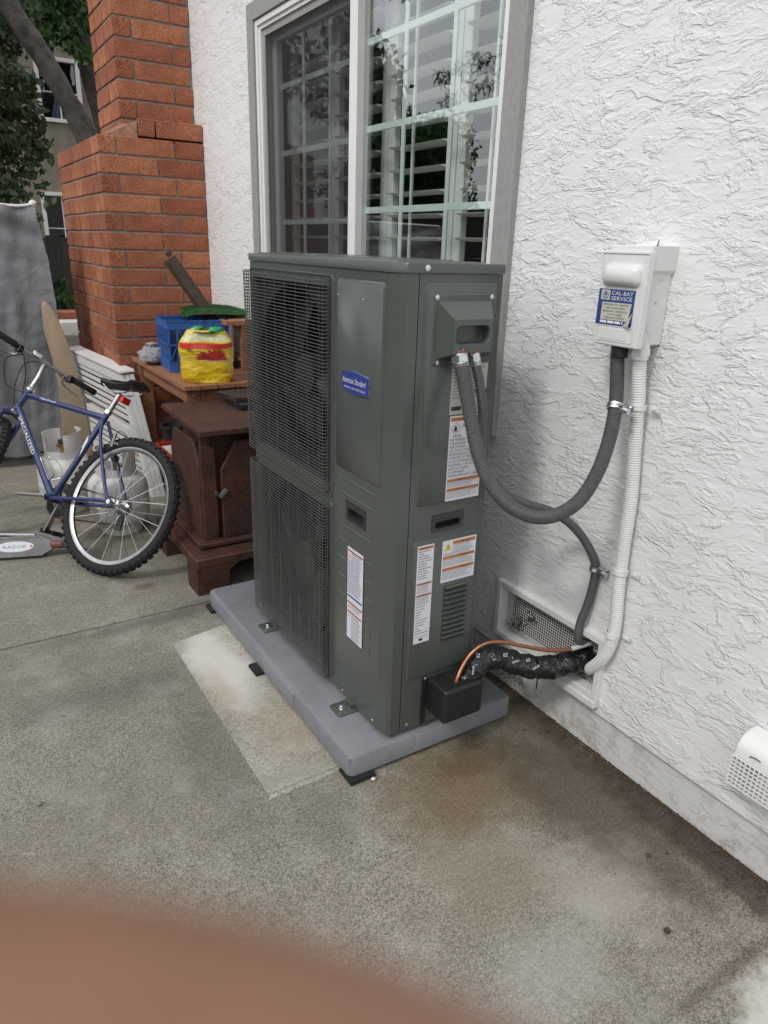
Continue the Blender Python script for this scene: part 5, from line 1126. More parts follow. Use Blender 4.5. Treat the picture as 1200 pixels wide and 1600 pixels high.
# ================================================================== bicycle
LEAN, HEAD = .56, 2.135
bk = thing('bicycle', 'dark blue mountain bicycle with knobbly tyres leaning over towards the gas tanks', 'bicycle', (-1.085, 1.762, .012), (LEAN, 0, HEAD))
W_R = .335
def make_wheel(parent):
    wh = part('wheel', parent)
    b = MB(); prof = []
    for k in range(14): a = 2 * math.pi * k / 14; prof.append((.3085 + .0245 * math.cos(a), .0245 * math.sin(a)))
    b.lathe(prof + [prof[0]], axis=(0, 1, 0), n=72)
    for k in range(58):
        a = 2 * math.pi * k / 58; M = Matrix.Rotation(a, 4, 'Y'); b.X = M
        for s_ in (-1, 1):
            b.box((.326, s_ * .003 if s_ > 0 else -.011, -.0058), (.3375, .011 if s_ > 0 else -.003, .0058)) if k % 2 == (s_ > 0) else b.box((.325, s_ * .0115 - .0045, -.0075), (.335, s_ * .0115 + .0045, .0075))
            b.X = M @ Matrix.Rotation(s_ * 0.0, 4, 'Y'); b.box((.3165, s_ * .0205 - .004, -.008), (.330, s_ * .0205 + .004, .004))
    b.X = None; b.build('tyre', 'tyre_rubber', wh, local=True, smooth=40)
    b = MB(); b.lathe([(.292, -.0125), (.283, -.0125), (.270, -.008), (.268, 0), (.270, .008), (.283, .0125), (.292, .0125), (.289, .009), (.284, 0), (.289, -.009), (.292, -.0125)], axis=(0, 1, 0), n=72); b.build('rim', 'alloy', wh, local=True, smooth=30)
    b = MB(); b.lathe([(0, -.052), (.008, -.052), (.010, -.036), (.024, -.034), (.024, -.030), (.012, -.026), (.011, .026), (.024, .030), (.024, .034), (.010, .036), (.008, .052), (0, .052)], axis=(0, 1, 0), n=24); b.build('hub', 'chrome', wh, local=True, smooth=30)
    me = None
    for k in range(32):
        if me is None:
            b = MB(); a = .62; b.tube([(.024 * math.cos(a), -.032, .024 * math.sin(a)), (.270, -.002, 0)], .0011, 5); me = b.mesh('spoke'); me.materials.append(MATS['chrome'])
            b = MB(); b.tube([(.024 * math.cos(-a), .032, .024 * math.sin(-a)), (.270, .002, 0)], .0011, 5); me2 = b.mesh('spoke'); me2.materials.append(MATS['chrome'])
            b = MB(); b.tube([(.024 * math.cos(-a), -.032, .024 * math.sin(-a)), (.270, -.002, 0)], .0011, 5); me3 = b.mesh('spoke'); me3.materials.append(MATS['chrome'])
            b = MB(); b.tube([(.024 * math.cos(a), .032, .024 * math.sin(a)), (.270, .002, 0)], .0011, 5); me4 = b.mesh('spoke'); me4.materials.append(MATS['chrome'])
        o = bpy.data.objects.new('spoke', (me, me2, me3, me4)[k % 4]); C.objects.link(o); o.parent = wh; o.rotation_euler = (0, 2 * math.pi * k / 32, 0)
    return wh
rw = make_wheel(bk); rw.location = (0, 0, W_R)
# steered front end
HT, HB = Vector((.839, 0, .824)), Vector((.889, 0, .704)); SAX = (HT - HB).normalized(); ST = -.42
SM = Matrix.Translation(HT) @ Matrix.Rotation(ST, 4, SAX) @ Matrix.Translation(-HT)
fw = copy_tree(rw); fw.parent = bk; fh = SM @ Vector((1.055, 0, .335)); fw.location = fh; fw.rotation_euler = (SM.to_3x3() @ Matrix.Rotation(.3, 3, 'Y')).to_euler()
BB = Vector((.425, 0, .295)); SCL = Vector((.263, 0, .752)); RH = Vector((0, 0, .335))
fr = part('frame', bk)
def tb_(name, pts, r, m='bike_blue', par=fr, n=14): b = MB(); b.tube(pts, r, n); return b.build(name, m, par, local=True, smooth=60)
tb_('top_tube', [SCL + Vector((0, 0, -.01)), HT + Vector((-.012, 0, -.028))], .0155); tb_('down_tube', [BB, HB + Vector((-.01, 0, .022))], .0185); tb_('seat_tube', [BB, SCL + Vector((-.006, 0, .02))], .0155); tb_('head_tube', [HT, HB], .019)
for s_ in (-1, 1):
    tb_('chain_stay', spline([BB + Vector((-.02, s_ * .030, -.002)), (.28, s_ * .052, .305), (.08, s_ * .066, .33), (0, s_ * .066, .335)], 5), .0095)
    tb_('seat_stay', spline([SCL + Vector((-.005, s_ * .016, -.02)), (.20, s_ * .045, .62), (.05, s_ * .066, .39), (0, s_ * .066, .337)], 5), .0085)
    b = MB(); b.cyl((0, s_ * .058, .335), (0, s_ * .078, .335), .011, 12); b.build('axle_nut', 'chrome', fr, local=True)
b = MB(); b.cyl((.425, -.037, .295), (.425, .037, .295), .021, 20); b.build('bottom_bracket', 'bike_blue', fr, local=True)
# frame lettering, on the side that faces the viewer (left of the bicycle, +y)
dt = (HB + Vector((-.01, 0, .022)) - BB).normalized(); U_ = -dt; FD = Fr(HB + Vector((-.01, 0, .022)), U_, Vector((0, 1, 0)).cross(U_))
text('lettering', 'SPECIALIZED', fr, FD, .075, -.010, .021, 'ink_white', .265, .0188, local=True)
tt = (HT + Vector((-.012, 0, -.028)) - SCL).normalized(); FT = Fr(HT + Vector((-.012, 0, -.028)), -tt, Vector((0, 1, 0)).cross(-tt))
text('lettering', 'Hardrock', fr, FT, .10, -.006, .014, 'ink_white', .12, .0158, shear=.3, local=True)
ss = (SCL - BB).normalized(); FS = Fr(BB, ss, Vector((0, 1, 0)).cross(ss)); b = MB(); b.add([FS.p(.30, -.008, .0158), FS.p(.36, .010, .0158), FS.p(.36, .013, .0158), FS.p(.29, .006, .0158)], [(0, 1, 2, 3)]); b.add([FS.p(.25, -.012, .0158), FS.p(.33, -.004, .0158), FS.p(.35, .004, .0158), FS.p(.28, -.002, .0158)], [(0, 1, 2, 3)]); b.build('emblem', 'ink_white', fr, local=True, smooth=0)
# seat post, saddle, reflector
sp_top = Vector((.223, 0, .875)); tb_('seat_post', [SCL, sp_top], .0135, 'alloy', bk); b = MB(); b.lathe([(.018, -.012), (.020, -.01), (.020, .010), (.018, .012)], SCL + Vector((-.006, 0, .025)), sp_top - SCL, 20); b.build('seat_clamp', 'chrome', bk, local=True)
b = MB(); nu, nv = 28, 16
for i in range(nu + 1):
    t_ = i / nu; x = .36 - .27 * t_; hw = .018 + .068 * max(0, (t_ - .35) / .65) ** 1.5 * (1 if t_ < .93 else math.sqrt(max(.02, (1 - t_) / .07))); zc = .925 + .012 * (2 * t_ - 1) ** 2
    for j in range(nv):
        a = 2 * math.pi * j / nv; b.v.append(Vector((x, hw * math.cos(a), zc + (.013 if math.sin(a) > 0 else .030) * math.sin(a) * (1 - .35 * (abs(math.cos(a)) if math.sin(a) < 0 else 0)))))
for i in range(nu):
    for j in range(nv): b.f.append((i * nv + j, i * nv + (j + 1) % nv, (i + 1) * nv + (j + 1) % nv, (i + 1) * nv + j))
b.f += [tuple(range(nv)), tuple(reversed(range(nu * nv, nu * nv + nv)))]; sad = b.build('saddle', 'saddle_black', bk, local=True, smooth=60)
b = MB(); b.rplate(Fr((.24, 0, .9395), (1, 0, 0), (0, 1, 0)), -.045, .06, -.018, .018, 0, .002, .012, .001); b.build('worn_patch', 'saddle_tan', sad, local=True)
b = MB()
for s_ in (-1, 1): b.tube(spline([(.34, s_ * .012, .915), (.27, s_ * .022, .882), (.18, s_ * .022, .880), (.12, s_ * .035, .905)], 6), .0035, 8)
b.build('saddle_rail', 'chrome', sad, local=True)
b = MB(); b.box((.165, -.026, .83), (.185, .026, .862)); b.cyl((.185, 0, .846), (.222, 0, .846), .006, 8); b.build('rear_reflector', 'reflector_red', bk, local=True, bevel=.003)
# crank, pedals, chain
b = MB(); b.lathe([(.045, -.050), (.082, -.050), (.086, -.048), (.082, -.046), (.045, -.046), (.045, -.050)], BB, (0, 1, 0), 40)
for k in range(5): a = k * 1.2566; b.beam(BB + Vector((.01 * math.cos(a), -.048, .01 * math.sin(a))), BB + Vector((.07 * math.cos(a), -.048, .07 * math.sin(a))), .004, .014, (0, 1, 0))
for k in range(40): a = 2 * math.pi * k / 40; b.box(BB + Vector((.088 * math.cos(a) - .002, -.0495, .088 * math.sin(a) - .002)), BB + Vector((.088 * math.cos(a) + .002, -.0465, .088 * math.sin(a) + .002)))
b.build('chainring', 'black_plastic', bk, local=True, smooth=30)
ca = math.radians(200); cd = Vector((math.cos(ca), 0, math.sin(ca)))
for s_, d, pd in ((1, Vector((.93, 0, -.12)).normalized(), False), (-1, Vector((.25, 0, -1)).normalized(), True)):
    b = MB(); b.beam(BB + Vector((0, s_ * .055, 0)) - d * .012, BB + Vector((0, s_ * .060, 0)) + d * .172, .014, .030, (0, 1, 0)); cr_ = b.build('crank_arm', 'alloy', bk, local=True, bevel=.004)
    c = BB + d * .17 + Vector((0, s_ * .10, 0)); b = MB()
    if pd: b.box(c + Vector((-.045, -.035, -.012)), c + Vector((.045, .035, -.004))); b.box(c + Vector((-.045, -.035, -.004)), c + Vector((-.035, .035, .012))); b.box(c + Vector((.035, -.035, -.004)), c + Vector((.045, .035, .012))); b.cyl(c - Vector((0, s_ * .05, 0)), c + Vector((0, s_ * .03, 0)), .007, 8); b.build('pedal', 'black_plastic', bk, local=True, bevel=.002)
b = MB(); b.tube([BB + Vector((0, -.048, .088)), (.0, -.045, .335 + .03)], .004, 6); b.tube([BB + Vector((0, -.048, -.088)), (.02, -.045, .335 - .09)], .004, 6); b.tube([(.02, -.045, .245), (.03, -.045, .30), (.02, -.045, .335)], .004, 6); b.build('chain', 'rusty_steel', bk, local=True)
b = MB(); b.lathe([(.02, -.05), (.035, -.048), (.046, -.036), (.02, -.034)], (0, 0, .335), (0, 1, 0), 24); b.box((-.005, -.055, .22), (.03, -.045, .33)); b.build('cassette', 'unit_paint_dark', bk, local=True, smooth=30)
# rear brake
b = MB()
for s_ in (-1, 1): b.beam((.13, s_ * .035, .60), (.12, s_ * .045, .67), .010, .014, (1, 0, 0)); b.box((.105, s_ * .018 - .006, .615), (.16, s_ * .018 + .006, .628))
b.build('rear_brake', 'alloy', bk, local=True, bevel=.002)
b = MB(); b.tube(spline([(.12, .045, .67), (.13, 0, .69), (.12, -.045, .67)], 5), .0018, 6); b.build('brake_cable', 'chrome', bk, local=True)
# fork
def S3(p): return SM @ Vector(p)
b = MB()
for s_ in (-1, 1): b.tube(spline([S3((.905, s_ * .052, .665)), S3((.935, s_ * .056, .58)), S3((.985, s_ * .056, .45)), S3((1.055, s_ * .055, .335))], 6), [.0145] * 13 + [.0125] * 6, 12)
b.tube([S3((.905, -.052, .672)), S3((.902, 0, .69)), S3((.905, .052, .672))], .017, 12); b.build('fork', 'bike_blue', bk, local=True, smooth=60)
b = MB(); b.lathe([(.018, 0), (.022, .002), (.022, .012), (.018, .016), (.020, .022), (.015, .03)], S3((.839, 0, .824)), SM.to_3x3() @ SAX, 20); b.build('headset', 'chrome', bk, local=True)
b = MB(); b.lathe([(.018, 0), (.022, -.002), (.022, -.012), (.018, -.018)], S3((.889, 0, .704)), SM.to_3x3() @ SAX, 20); b.build('headset', 'chrome', bk, local=True)
b = MB(); b.tube([S3((.833, 0, .85)), S3((.815, 0, .90)), S3((.838, 0, .995))], .0145, 14); b.cyl(S3((.838, -.022, .995)), S3((.838, .022, .995)), .019, 16); b.build('stem', 'alloy', bk, local=True, smooth=50)
b = MB(); HBR = [S3((.838 - .02 * (abs(y) / .29) ** 2, y, .995)) for y in (-.29, -.2, -.1, 0, .1, .2, .29)]; b.tube(spline(HBR, 4), .0112, 12); hbar = b.build('handlebar', 'alloy', bk, local=True)
for s_ in (-1, 1):
    a, c = S3((.820, s_ * .165, .995)), S3((.818, s_ * .298, .995)); b = MB(); b.tube([a, a.lerp(c, .05), a.lerp(c, .5), a.lerp(c, .95), c], [.0165, .018, .0165, .018, .014], 14); b.build('grip', 'rubber', bk, local=True)
    q = S3((.826, s_ * .145, .990)); b = MB(); b.box(q - Vector((.02, .014, .022)), q + Vector((.02, .016, .018))); lv = b.build('shifter', 'black_plastic', bk, local=True, bevel=.006)
    b = MB(); b.tube(spline([S3((.845, s_ * .125, .985)), S3((.89, s_ * .14, .965)), S3((.895, s_ * .20, .95)), S3((.885, s_ * .245, .945))], 6), .006, 8); b.build('brake_lever', 'alloy', bk, local=True)
q = S3((.828, .055, 1.008)); b = MB(); b.X = Matrix.Translation(q) @ SM.to_3x3().to_4x4() @ Matrix.Rotation(.5, 4, 'Y').inverted(); b.rplate(XY, -.026, .022, -.022, .022, 0, .014, .006, .003); cp_ = b.build('speedometer', 'vinyl_white', bk, local=True)
b = MB(); b.X = Matrix.Translation(q) @ SM.to_3x3().to_4x4() @ Matrix.Rotation(.5, 4, 'Y').inverted(); b.rplate(XY, -.018, .014, -.015, .015, .0141, .0146, .003, .0002); b.build('display', 'lcd_grey', cp_, local=True)
b = MB()
for s_, pts in ((1, [(.87, .12, .985), (.95, .08, 1.0), (.98, .02, .92), (.93, 0, .80), (.86, .02, .74)]), (-1, [(.87, -.12, .985), (.94, -.05, 1.03), (.97, .05, .98), (.95, .05, .84), (.93, 0, .72)]), (0, [(.85, .11, .98), (.90, .16, .92), (.88, .1, .80), (.80, .03, .79)])):
    b.tube(spline([S3(p) for p in pts], 10), .0028, 6)
b.build('cable', 'rubber', bk, local=True)
# bottle cage on the down tube
b = MB(); du = dt; upv = Vector((0, 1, 0)).cross(du); upv = upv if upv.z > 0 else -upv; o_ = BB + du * .10 + upv * .022
if upv.x > 0: pass
for s_ in (-1, 1): b.tube(spline([o_ + Vector((0, s_ * .008, 0)), o_ + du * .14 + Vector((0, s_ * .008, 0)), o_ + du * .15 + Vector((0, s_ * .03, 0)) + upv * .02, o_ + du * .10 + Vector((0, s_ * .036, 0)) + upv * .05, o_ + du * .02 + Vector((0, s_ * .034, 0)) + upv * .06, o_ - du * .01 + Vector((0, s_ * .02, 0)) + upv * .045, o_ + Vector((0, s_ * .008, 0)) + upv * .004], 6), .0025, 8)
b.build('bottle_cage', 'alloy', bk, local=True)

# ================================================================== kick scooter lying on its side
sc = thing('kick_scooter', 'grey aluminium kick scooter with a white oval sticker lying on its side', 'scooter', (-1.3, 2.1, 0))
SA, SB = Vector((-1.60, 2.205, .008)), Vector((-1.225, 2.085, .008)); sx = (SB - SA).normalized(); sy = Vector((.15, .42, .9)); sy = (sy - sx * sy.dot(sx)).normalized(); FSC = Fr(SA, sx, sy); LL = (SB - SA).length
b = MB(); b.prism([(0, 0), (LL - .05, .0), (LL, .03), (LL, .075), (LL - .05, .105), (0, .105)], FSC, -.012, .012, .004); dk = b.build('deck', 'scooter_alloy', sc, smooth=30)
b = MB(); b.prism([(-.02 + LL * .62 + .085 * math.cos(a * .2618), .053 + .026 * math.sin(a * .2618)) for a in range(24)], FSC, .0121, .0128, .0003); b.build('sticker', 'label_white', dk, smooth=0)
text('lettering', 'RAZOR', dk, FSC, LL * .62 - .075, .046, .015, 'ink_grey', .105, .0132)
b = MB(); b.add([FSC.p(LL * .62 + .05, .045, .0132), FSC.p(LL * .62 + .062, .052, .0132), FSC.p(LL * .62 + .05, .06, .0132)], [(0, 1, 2)]); b.build('emblem', 'ink_red', dk, smooth=0)
for v0, v1 in ((.002, .012), (.093, .103)): b = MB(); b.fbox(FSC, 0, LL - .06, v0, v1, .012, .016); b.build('edge_rail', 'scooter_alloy', dk, bevel=.001)
b = MB(); b.prism(rrect(LL - .01, LL + .105, .034, .072, .016, 5), FSC, -.016, .022, .008); b.build('fender', 'scooter_rust', sc, smooth=50)
wc = FSC.p(LL + .075, .05, -.012); b = MB(); b.cyl(wc - sy * .012, wc + sy * .012, .048, 28); b.build('wheel', 'unit_paint_dark', sc)
b = MB()
for v in (.030, .076): b.beam(FSC.p(LL - .02, v, 0), FSC.p(LL + .085, v, -.006), .012, .006, sy)
b.build('fork_arm', 'scooter_alloy', sc)
b = MB(); b.tube([Vector((-1.75, 2.42, .10)), Vector((-1.285, 2.17, .095))], .010, 10); b.build('steering_tube', 'alloy', sc)
b = MB(); b.box(FSC.p(.0, .03, .013), FSC.p(.03, .07, .02)); b.build('logo_plate', 'ink_black', sc)

# ================================================================== background: fence, neighbour, trees
fn = thing('board_fence', 'dark weathered wooden board fence behind the chimney', 'fence', (-1.5, 8, 0)); me = None
for k in range(44):
    x = -5.2 + k * .152; b = MB()
    if me is None: b.box((-.0755, -.01, -.78), (.0755, .01, .78)); me = b.mesh('plank', 20); me.materials.append(MATS['fence_wood'])
    o = bpy.data.objects.new('plank', me); C.objects.link(o); o.location = (x, 8 + rnd.uniform(-.006, .006), .70 + rnd.uniform(-.02, .02)); o.rotation_euler = (0, rnd.uniform(-.008, .008), 0); attach(o, fn)
for z in (.3, 1.2): b = MB(); b.box((-5.2, 8.02, z), (1.4, 8.06, z + .09)); b.build('rail', 'fence_wood', fn)
nb = thing('neighbour_house', 'beige stucco house with white framed windows beyond the fence', 'house', (1, 11, 0))
NF = Fr((0, 10.5, 0), (1, 0, 0), (0, 0, 1))
ux = [-9, .12, .64, .27 + .44, 6]; ux = [-2.6, .14, .26, .60, .74, 6]; vx = [-.1, 1.2, 2.02, 3.02, 3.72, 7]
b = MB(); b.grid(NF, ux, vx, {(1, 1), (2, 1), (2, 3), (3, 3)}); b.build('wall', 'far_stucco', nb, smooth=0)
def nwin(u0, u1, v0, v1, curtain):
    wn = part('window', nb); wn.matrix_parent_inverse = wmat(nb).inverted()
    b = MB(); w_ = .05
    for a in ((u0 - w_, u0, v0 - w_, v1 + w_), (u1, u1 + w_, v0 - w_, v1 + w_), (u0, u1, v1, v1 + w_), (u0, u1, v0 - w_, v0)): b.fbox(NF, a[0], a[1], a[2], a[3], -.04, .03)
    b.build('window_frame', 'vinyl_white', wn, bevel=.004); b = MB(); b.fbox(NF, u0, u1, v0, v1, -.035, -.03); b.build('pane', 'glass_dark', wn, smooth=0)
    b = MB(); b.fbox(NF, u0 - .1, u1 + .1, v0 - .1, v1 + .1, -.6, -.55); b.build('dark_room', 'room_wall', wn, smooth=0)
    b = MB(); b.fbox(NF, u0, u1, (v0 + v1) / 2 - .03, (v0 + v1) / 2 - .015, -.028, -.02); b.fbox(NF, (u0 + u1) / 2 - .008, (u0 + u1) / 2 + .008, v0, v1, -.029, -.021); b.build('muntin', 'vinyl_white', wn)
    if curtain:
        b = MB(); n_ = 20
        for j in range(2):
            for i in range(n_ + 1): b.v.append(NF.p(u0 + (u1 - u0) * (.45 + .55 * i / n_) - (.1 * (1 - j)), v0 + (v1 - v0) * (.0 if j == 0 else .5), -.12 + .02 * math.sin(i * 1.6)))
        for i in range(n_): b.f.append((i, i + 1, n_ + 2 + i, n_ + 1 + i))
        b.build('curtain', 'curtain_blue', wn)
nwin(.26, .74, 3.02, 3.72, True); nwin(.14, .60, 1.2, 2.02, False)
b = MB(); b.box((-2.6, 10.6, 7.0), (6, 16, 7.2)); b.box((-2.6, 15.9, -.1), (6, 16, 7)); b.box((-2.6, 10.55, -.1), (-2.5, 16, 7)); b.build('side_wall', 'far_stucco', nb, smooth=0)

def crown(name, parent, clumps, n, size, m, seed, droop=.0, needle=False):
    r = np.random.RandomState(seed); C_ = np.array([c[:3] for c in clumps], float); Rr = np.array([c[3] for c in clumps], float); wts = Rr ** 2; wts /= wts.sum()
    k = r.choice(len(clumps), n, p=wts); d = r.normal(size=(n, 3)); d /= np.linalg.norm(d, axis=1)[:, None]; rad = Rr[k] * (r.random_sample(n) ** .45)
    c = C_[k] + d * rad[:, None] * np.array([1, 1, .8]); s = size * (.55 + .9 * r.random_sample(n))
    a = r.normal(size=(n, 3)) + np.array([0, 0, -droop]); a /= np.linalg.norm(a, axis=1)[:, None]; t_ = r.normal(size=(n, 3)); bb = np.cross(a, t_); bb /= np.linalg.norm(bb, axis=1)[:, None]; nn_ = np.cross(a, bb)
    wd = (.10 if needle else .30)
    V = np.empty((n, 4, 3)); V[:, 0] = c; V[:, 1] = c + a * (s * .5)[:, None] + bb * (s * wd)[:, None] + nn_ * (s * .08)[:, None]; V[:, 2] = c + a * s[:, None]; V[:, 3] = c + a * (s * .5)[:, None] - bb * (s * wd)[:, None] + nn_ * (s * .08)[:, None]
    me = bpy.data.meshes.new(name); me.vertices.add(4 * n); me.vertices.foreach_set('co', V.reshape(-1)); me.loops.add(4 * n); me.loops.foreach_set('vertex_index', np.arange(4 * n, dtype=np.int32))
    me.polygons.add(n); me.polygons.foreach_set('loop_start', np.arange(0, 4 * n, 4, dtype=np.int32)); me.update(calc_edges=True); me.validate(); me.materials.append(MATS[m])
    o = bpy.data.objects.new(name, me); C.objects.link(o); attach(o, parent); return o
def limb(parent, pts, r0, r1, m='bark', name='trunk'):
    P = spline(pts, 8); n_ = len(P); b = MB(); b.tube(P, [r0 + (r1 - r0) * i / (n_ - 1) for i in range(n_)], 12)
    for i, v in enumerate(b.v): b.v[i] = v + Vector((noise.noise(v * 6), noise.noise(v * 6 + Vector((5, 0, 0))), 0)) * r0 * .25
    return b.build(name, m, parent, smooth=80)
rc = random.Random(11)
tr = thing('tree', 'leaning grey barked tree with dark leaves between the chimney and the beige house', 'tree', (.55, 6.5, 0))
limb(tr, [(.62, 6.5, -.05), (.5, 6.5, .8), (.25, 6.5, 1.7), (-.02, 6.5, 2.45), (-.30, 6.5, 3.0), (-.52, 6.5, 3.35), (-.75, 6.5, 4.0)], .115, .085)
limb(tr, [(-.50, 6.5, 3.32), (-.45, 6.4, 3.8), (-.35, 6.4, 4.4)], .06, .03, name='branch'); limb(tr, [(-.55, 6.5, 3.4), (-.9, 6.6, 3.5), (-1.5, 6.8, 3.4)], .04, .02, name='branch')
cl = []
def cam_pt(px, py, d): return CP + (CF + CR * ((px - 600) / 1107.2) - CU * ((py - 800) / 1107.2)) * d
for px, py, dd, rr_ in ((0, 130, 7.2, .32), (35, 175, 7.3, .26), (-30, 200, 7.2, .35), (20, 225, 7.2, .28), (50, 215, 7.4, .17), (-10, 270, 7.1, .30), (45, 255, 7.2, .16), (70, 235, 7.3, .10), (20, 300, 7.0, .18), (60, 290, 7.1, .10), (-20, 330, 7.0, .22), (30, 340, 6.9, .11), (58, 340, 6.9, .07), (15, 60, 7.3, .22), (-25, 60, 7.3, .35), (5, 10, 7.3, .35), (78, 245, 7.3, .06), (40, 130, 7.3, .14), (48, 365, 6.8, .05), (75, 318, 7.0, .06)):
    cl.append((*cam_pt(px, py, dd), rr_))
for _ in range(22): cl.append((rc.uniform(-3.4, -.6), rc.uniform(5.8, 7.4), rc.uniform(2.9, 5.2), rc.uniform(.3, .6)))
crown('crown', tr, cl, 15000, .085, 'leaf_dark', 4, .4)
tr2 = thing('tree', 'dark trunked tree with brighter green hanging leaves beside the brick chimney', 'tree', (1.5, 8.4, 0))
P0, P1, P2 = cam_pt(150, 150, 9.2), cam_pt(128, 60, 9.2), cam_pt(108, -30, 9.3)
limb(tr2, [(P0.x + .5, P0.y, 0), (P0.x + .3, P0.y, 1.8), tuple(P0), tuple(P1), tuple(P2), (P2.x - .4, P2.y, P2.z + 1.2)], .14, .11, 'bark_dark')
cl = [(*cam_pt(px, py, 8.6), rr_) for px, py, rr_ in ((60, 30, .22), (85, 20, .28), (105, 50, .2), (75, 60, .15), (120, 40, .2), (118, 75, .13), (55, 0, .3), (100, -10, .3), (125, 85, .08), (138, 90, .09), (45, 15, .2), (90, 0, .2), (130, 0, .2))] + [(rc.uniform(-.4, 2.4), rc.uniform(7.8, 9.5), rc.uniform(4.7, 6.4), rc.uniform(.3, .6)) for _ in range(14)]
crown('crown', tr2, cl, 7000, .10, 'leaf_mid', 5, .6)
bs = thing('shrub', 'low green shrub growing in front of the board fence', 'shrub', (-.2, 7.4, 0)); limb(bs, [(-.2, 7.4, -.05), (-.2, 7.4, .5), (-.25, 7.4, .8)], .03, .015, name='stem')
crown('foliage', bs, [(*cam_pt(px, py, 7.9), rr_) for px, py, rr_ in ((75, 450, .16), (88, 440, .10), (98, 470, .16), (70, 480, .2), (108, 500, .16), (100, 530, .18), (80, 520, .25))], 2600, .05, 'leaf_mid', 8)
# loose stones and bricks by the far fence
for k, (px, py, d, m, lb) in enumerate(((100, 485, 7.2, 'brick_clay', 'red brick lying beside the shrub at the fence'), (112, 500, 6.9, 'tank_white', 'pale garden stone low beside the chimney'), (106, 520, 6.7, 'mortar', 'grey garden stone low beside the chimney, below the pale one'))):
    c = cam_pt(px, py, d); b = MB(); zz = c.z; b.box((c.x - .12, c.y - .09, -.06), (c.x + .12, c.y + .09, zz)); tag(b.build('garden_stone', m, None, bevel=.02, smooth=40), lb, 'stone', 'loose stones by the fence')

# trees and an added fence on the open side of the patio: they stand in the window's reflection
def round_tree(x, y, zt, r, label, m='leaf_mid', n=20000, trunk='bark', size=.085):
    t = thing('tree', label, 'tree', (x, y, 0), group='garden trees across the patio'); limb(t, [(x, y, -.05), (x + .1, y, zt * .3), (x, y + .1, zt * .75)], .13, .06, trunk); cl = []
    for _ in range(16): a, q = rc.uniform(0, 6.28), rc.uniform(0, 1); cl.append((x + r * .7 * math.cos(a) * q, y + r * .7 * math.sin(a) * q, zt - r + rc.uniform(-.7, .5) * r, r * rc.uniform(.35, .5)))
    crown('crown', t, cl, n, size, m, int(abs(x * 10 + y)), .2)
round_tree(-6.6, 10.6, 4.2, 1.35, 'round bushy tree across the patio')
round_tree(-8.6, 8.6, 3.3, 1.3, 'low dark tree across the patio', 'leaf_dark')
round_tree(-7.4, 13.5, 3.6, 1.6, 'wide dark tree at the far end across the patio', 'leaf_dark')
t = thing('conifer', 'tall drooping conifer across the patio', 'tree', (-5.6, 6.4, 0), group='garden trees across the patio'); limb(t, [(-5.6, 6.4, -.05), (-5.6, 6.4, 3), (-5.6, 6.4, 7.4)], .16, .03, 'bark_dark'); cl = []
for k in range(34):
    h = rc.uniform(0, 1); rr_ = 1.8 * (1 - h) + .2; a = rc.uniform(0, 6.28)
    for q in (.35, .6, .8, 1): cl.append((-5.6 + rr_ * q * math.cos(a), 6.4 + rr_ * q * math.sin(a), 3.0 + 4.4 * h - .35 * q, .16))
crown('crown', t, cl, 9000, .10, 'leaf_mid', 9, .9, True)
fn = thing('board_fence', 'long dark unseen board fence added along the open side of the patio', 'fence', (-4.6, 4, 0))  # unseen fence, set close in so the heat pump's front turns darker
for k in range(60):
    o = bpy.data.objects.new('plank', me); C.objects.link(o); o.location = (-4.6 + rnd.uniform(-.006, .006), -8 + k * .305, .95); o.rotation_euler = (0, 0, math.pi / 2); o.scale = (2.05, 1, 1.3); attach(o, fn)

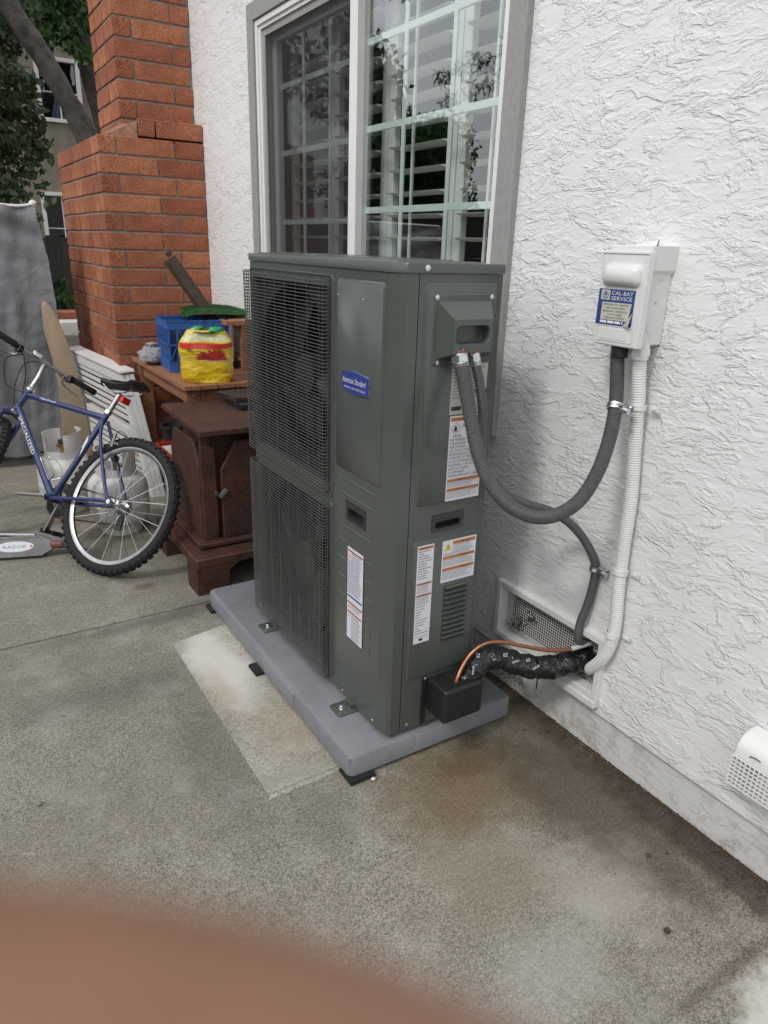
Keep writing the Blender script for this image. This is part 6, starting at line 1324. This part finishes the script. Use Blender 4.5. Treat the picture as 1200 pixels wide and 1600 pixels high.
# ================================================================== the photographer's fingertip close to the lens
def skin_mesh(name, chain, links, m, parent, lvl=2):
    me_ = bpy.data.meshes.new(name); me_.from_pydata([tuple(c[0]) for c in chain], links, []); o = bpy.data.objects.new(name, me_); C.objects.link(o); attach(o, parent)
    sk = o.modifiers.new('skin', 'SKIN'); sk.use_smooth_shade = True
    for v, c in zip(me_.skin_vertices[0].data, chain): v.radius = (c[1], c[1])
    me_.skin_vertices[0].data[0].use_root = True
    ss_ = o.modifiers.new('sub', 'SUBSURF'); ss_.levels = ss_.render_levels = lvl; me_.materials.append(MATS[m]); return o
def cl_(x, y, z): return CP + CR * (x * .001) + CU * (y * .001) + CF * (z * .001)     # millimetres right, up and ahead of the lens
hand = thing('hand', 'out of focus hand whose fingertip crosses the bottom edge of the view', 'hand', cl_(-60, -60, -10))
ch_ = [(cl_(-70, -60, -8), .019), (cl_(-112, -78, -45), .021), (cl_(-170, -110, -110), .025), (cl_(-230, -150, -190), .032),
       (cl_(-52, -36, 2), .0130), (cl_(-33, -20.8, 10), .0096), (cl_(-19, -15.4, 14.5), .0083), (cl_(-7.5, -16.2, 16), .0078), (cl_(1.5, -19.0, 16.5), .0072), (cl_(7.0, -21.8, 16.5), .0055),
       (cl_(-48, -55, 4), .013), (cl_(-28, -50, 17), .0090), (cl_(-14, -49, 14), .0082), (cl_(-6, -51, 2), .0072),
       (cl_(-46, -74, 2), .012), (cl_(-26, -70, 13), .0086), (cl_(-12, -69, 8), .0078), (cl_(-8, -70, -5), .0068),
       (cl_(-48, -90, -2), .0105), (cl_(-32, -88, 8), .0076), (cl_(-20, -87, 4), .0068), (cl_(-15, -87, -6), .006),
       (cl_(-62, -48, -26), .013), (cl_(-44, -38, -42), .0105), (cl_(-24, -34, -46), .0085)]
lk = [(0, 1), (1, 2), (2, 3), (0, 4), (4, 5), (5, 6), (6, 7), (7, 8), (8, 9), (0, 10), (10, 11), (11, 12), (12, 13), (0, 14), (14, 15), (15, 16), (16, 17), (0, 18), (18, 19), (19, 20), (20, 21), (0, 22), (22, 23), (23, 24)]
skin_mesh('skin', ch_, lk, 'skin', hand)
b = MB(); b.tube([cl_(-150, -100, -88), cl_(-230, -150, -190), cl_(-330, -240, -330)], [.036, .045, .055], 20); b.build('sleeve', 'sleeve_cloth', hand)
bpy.context.view_layer.update()
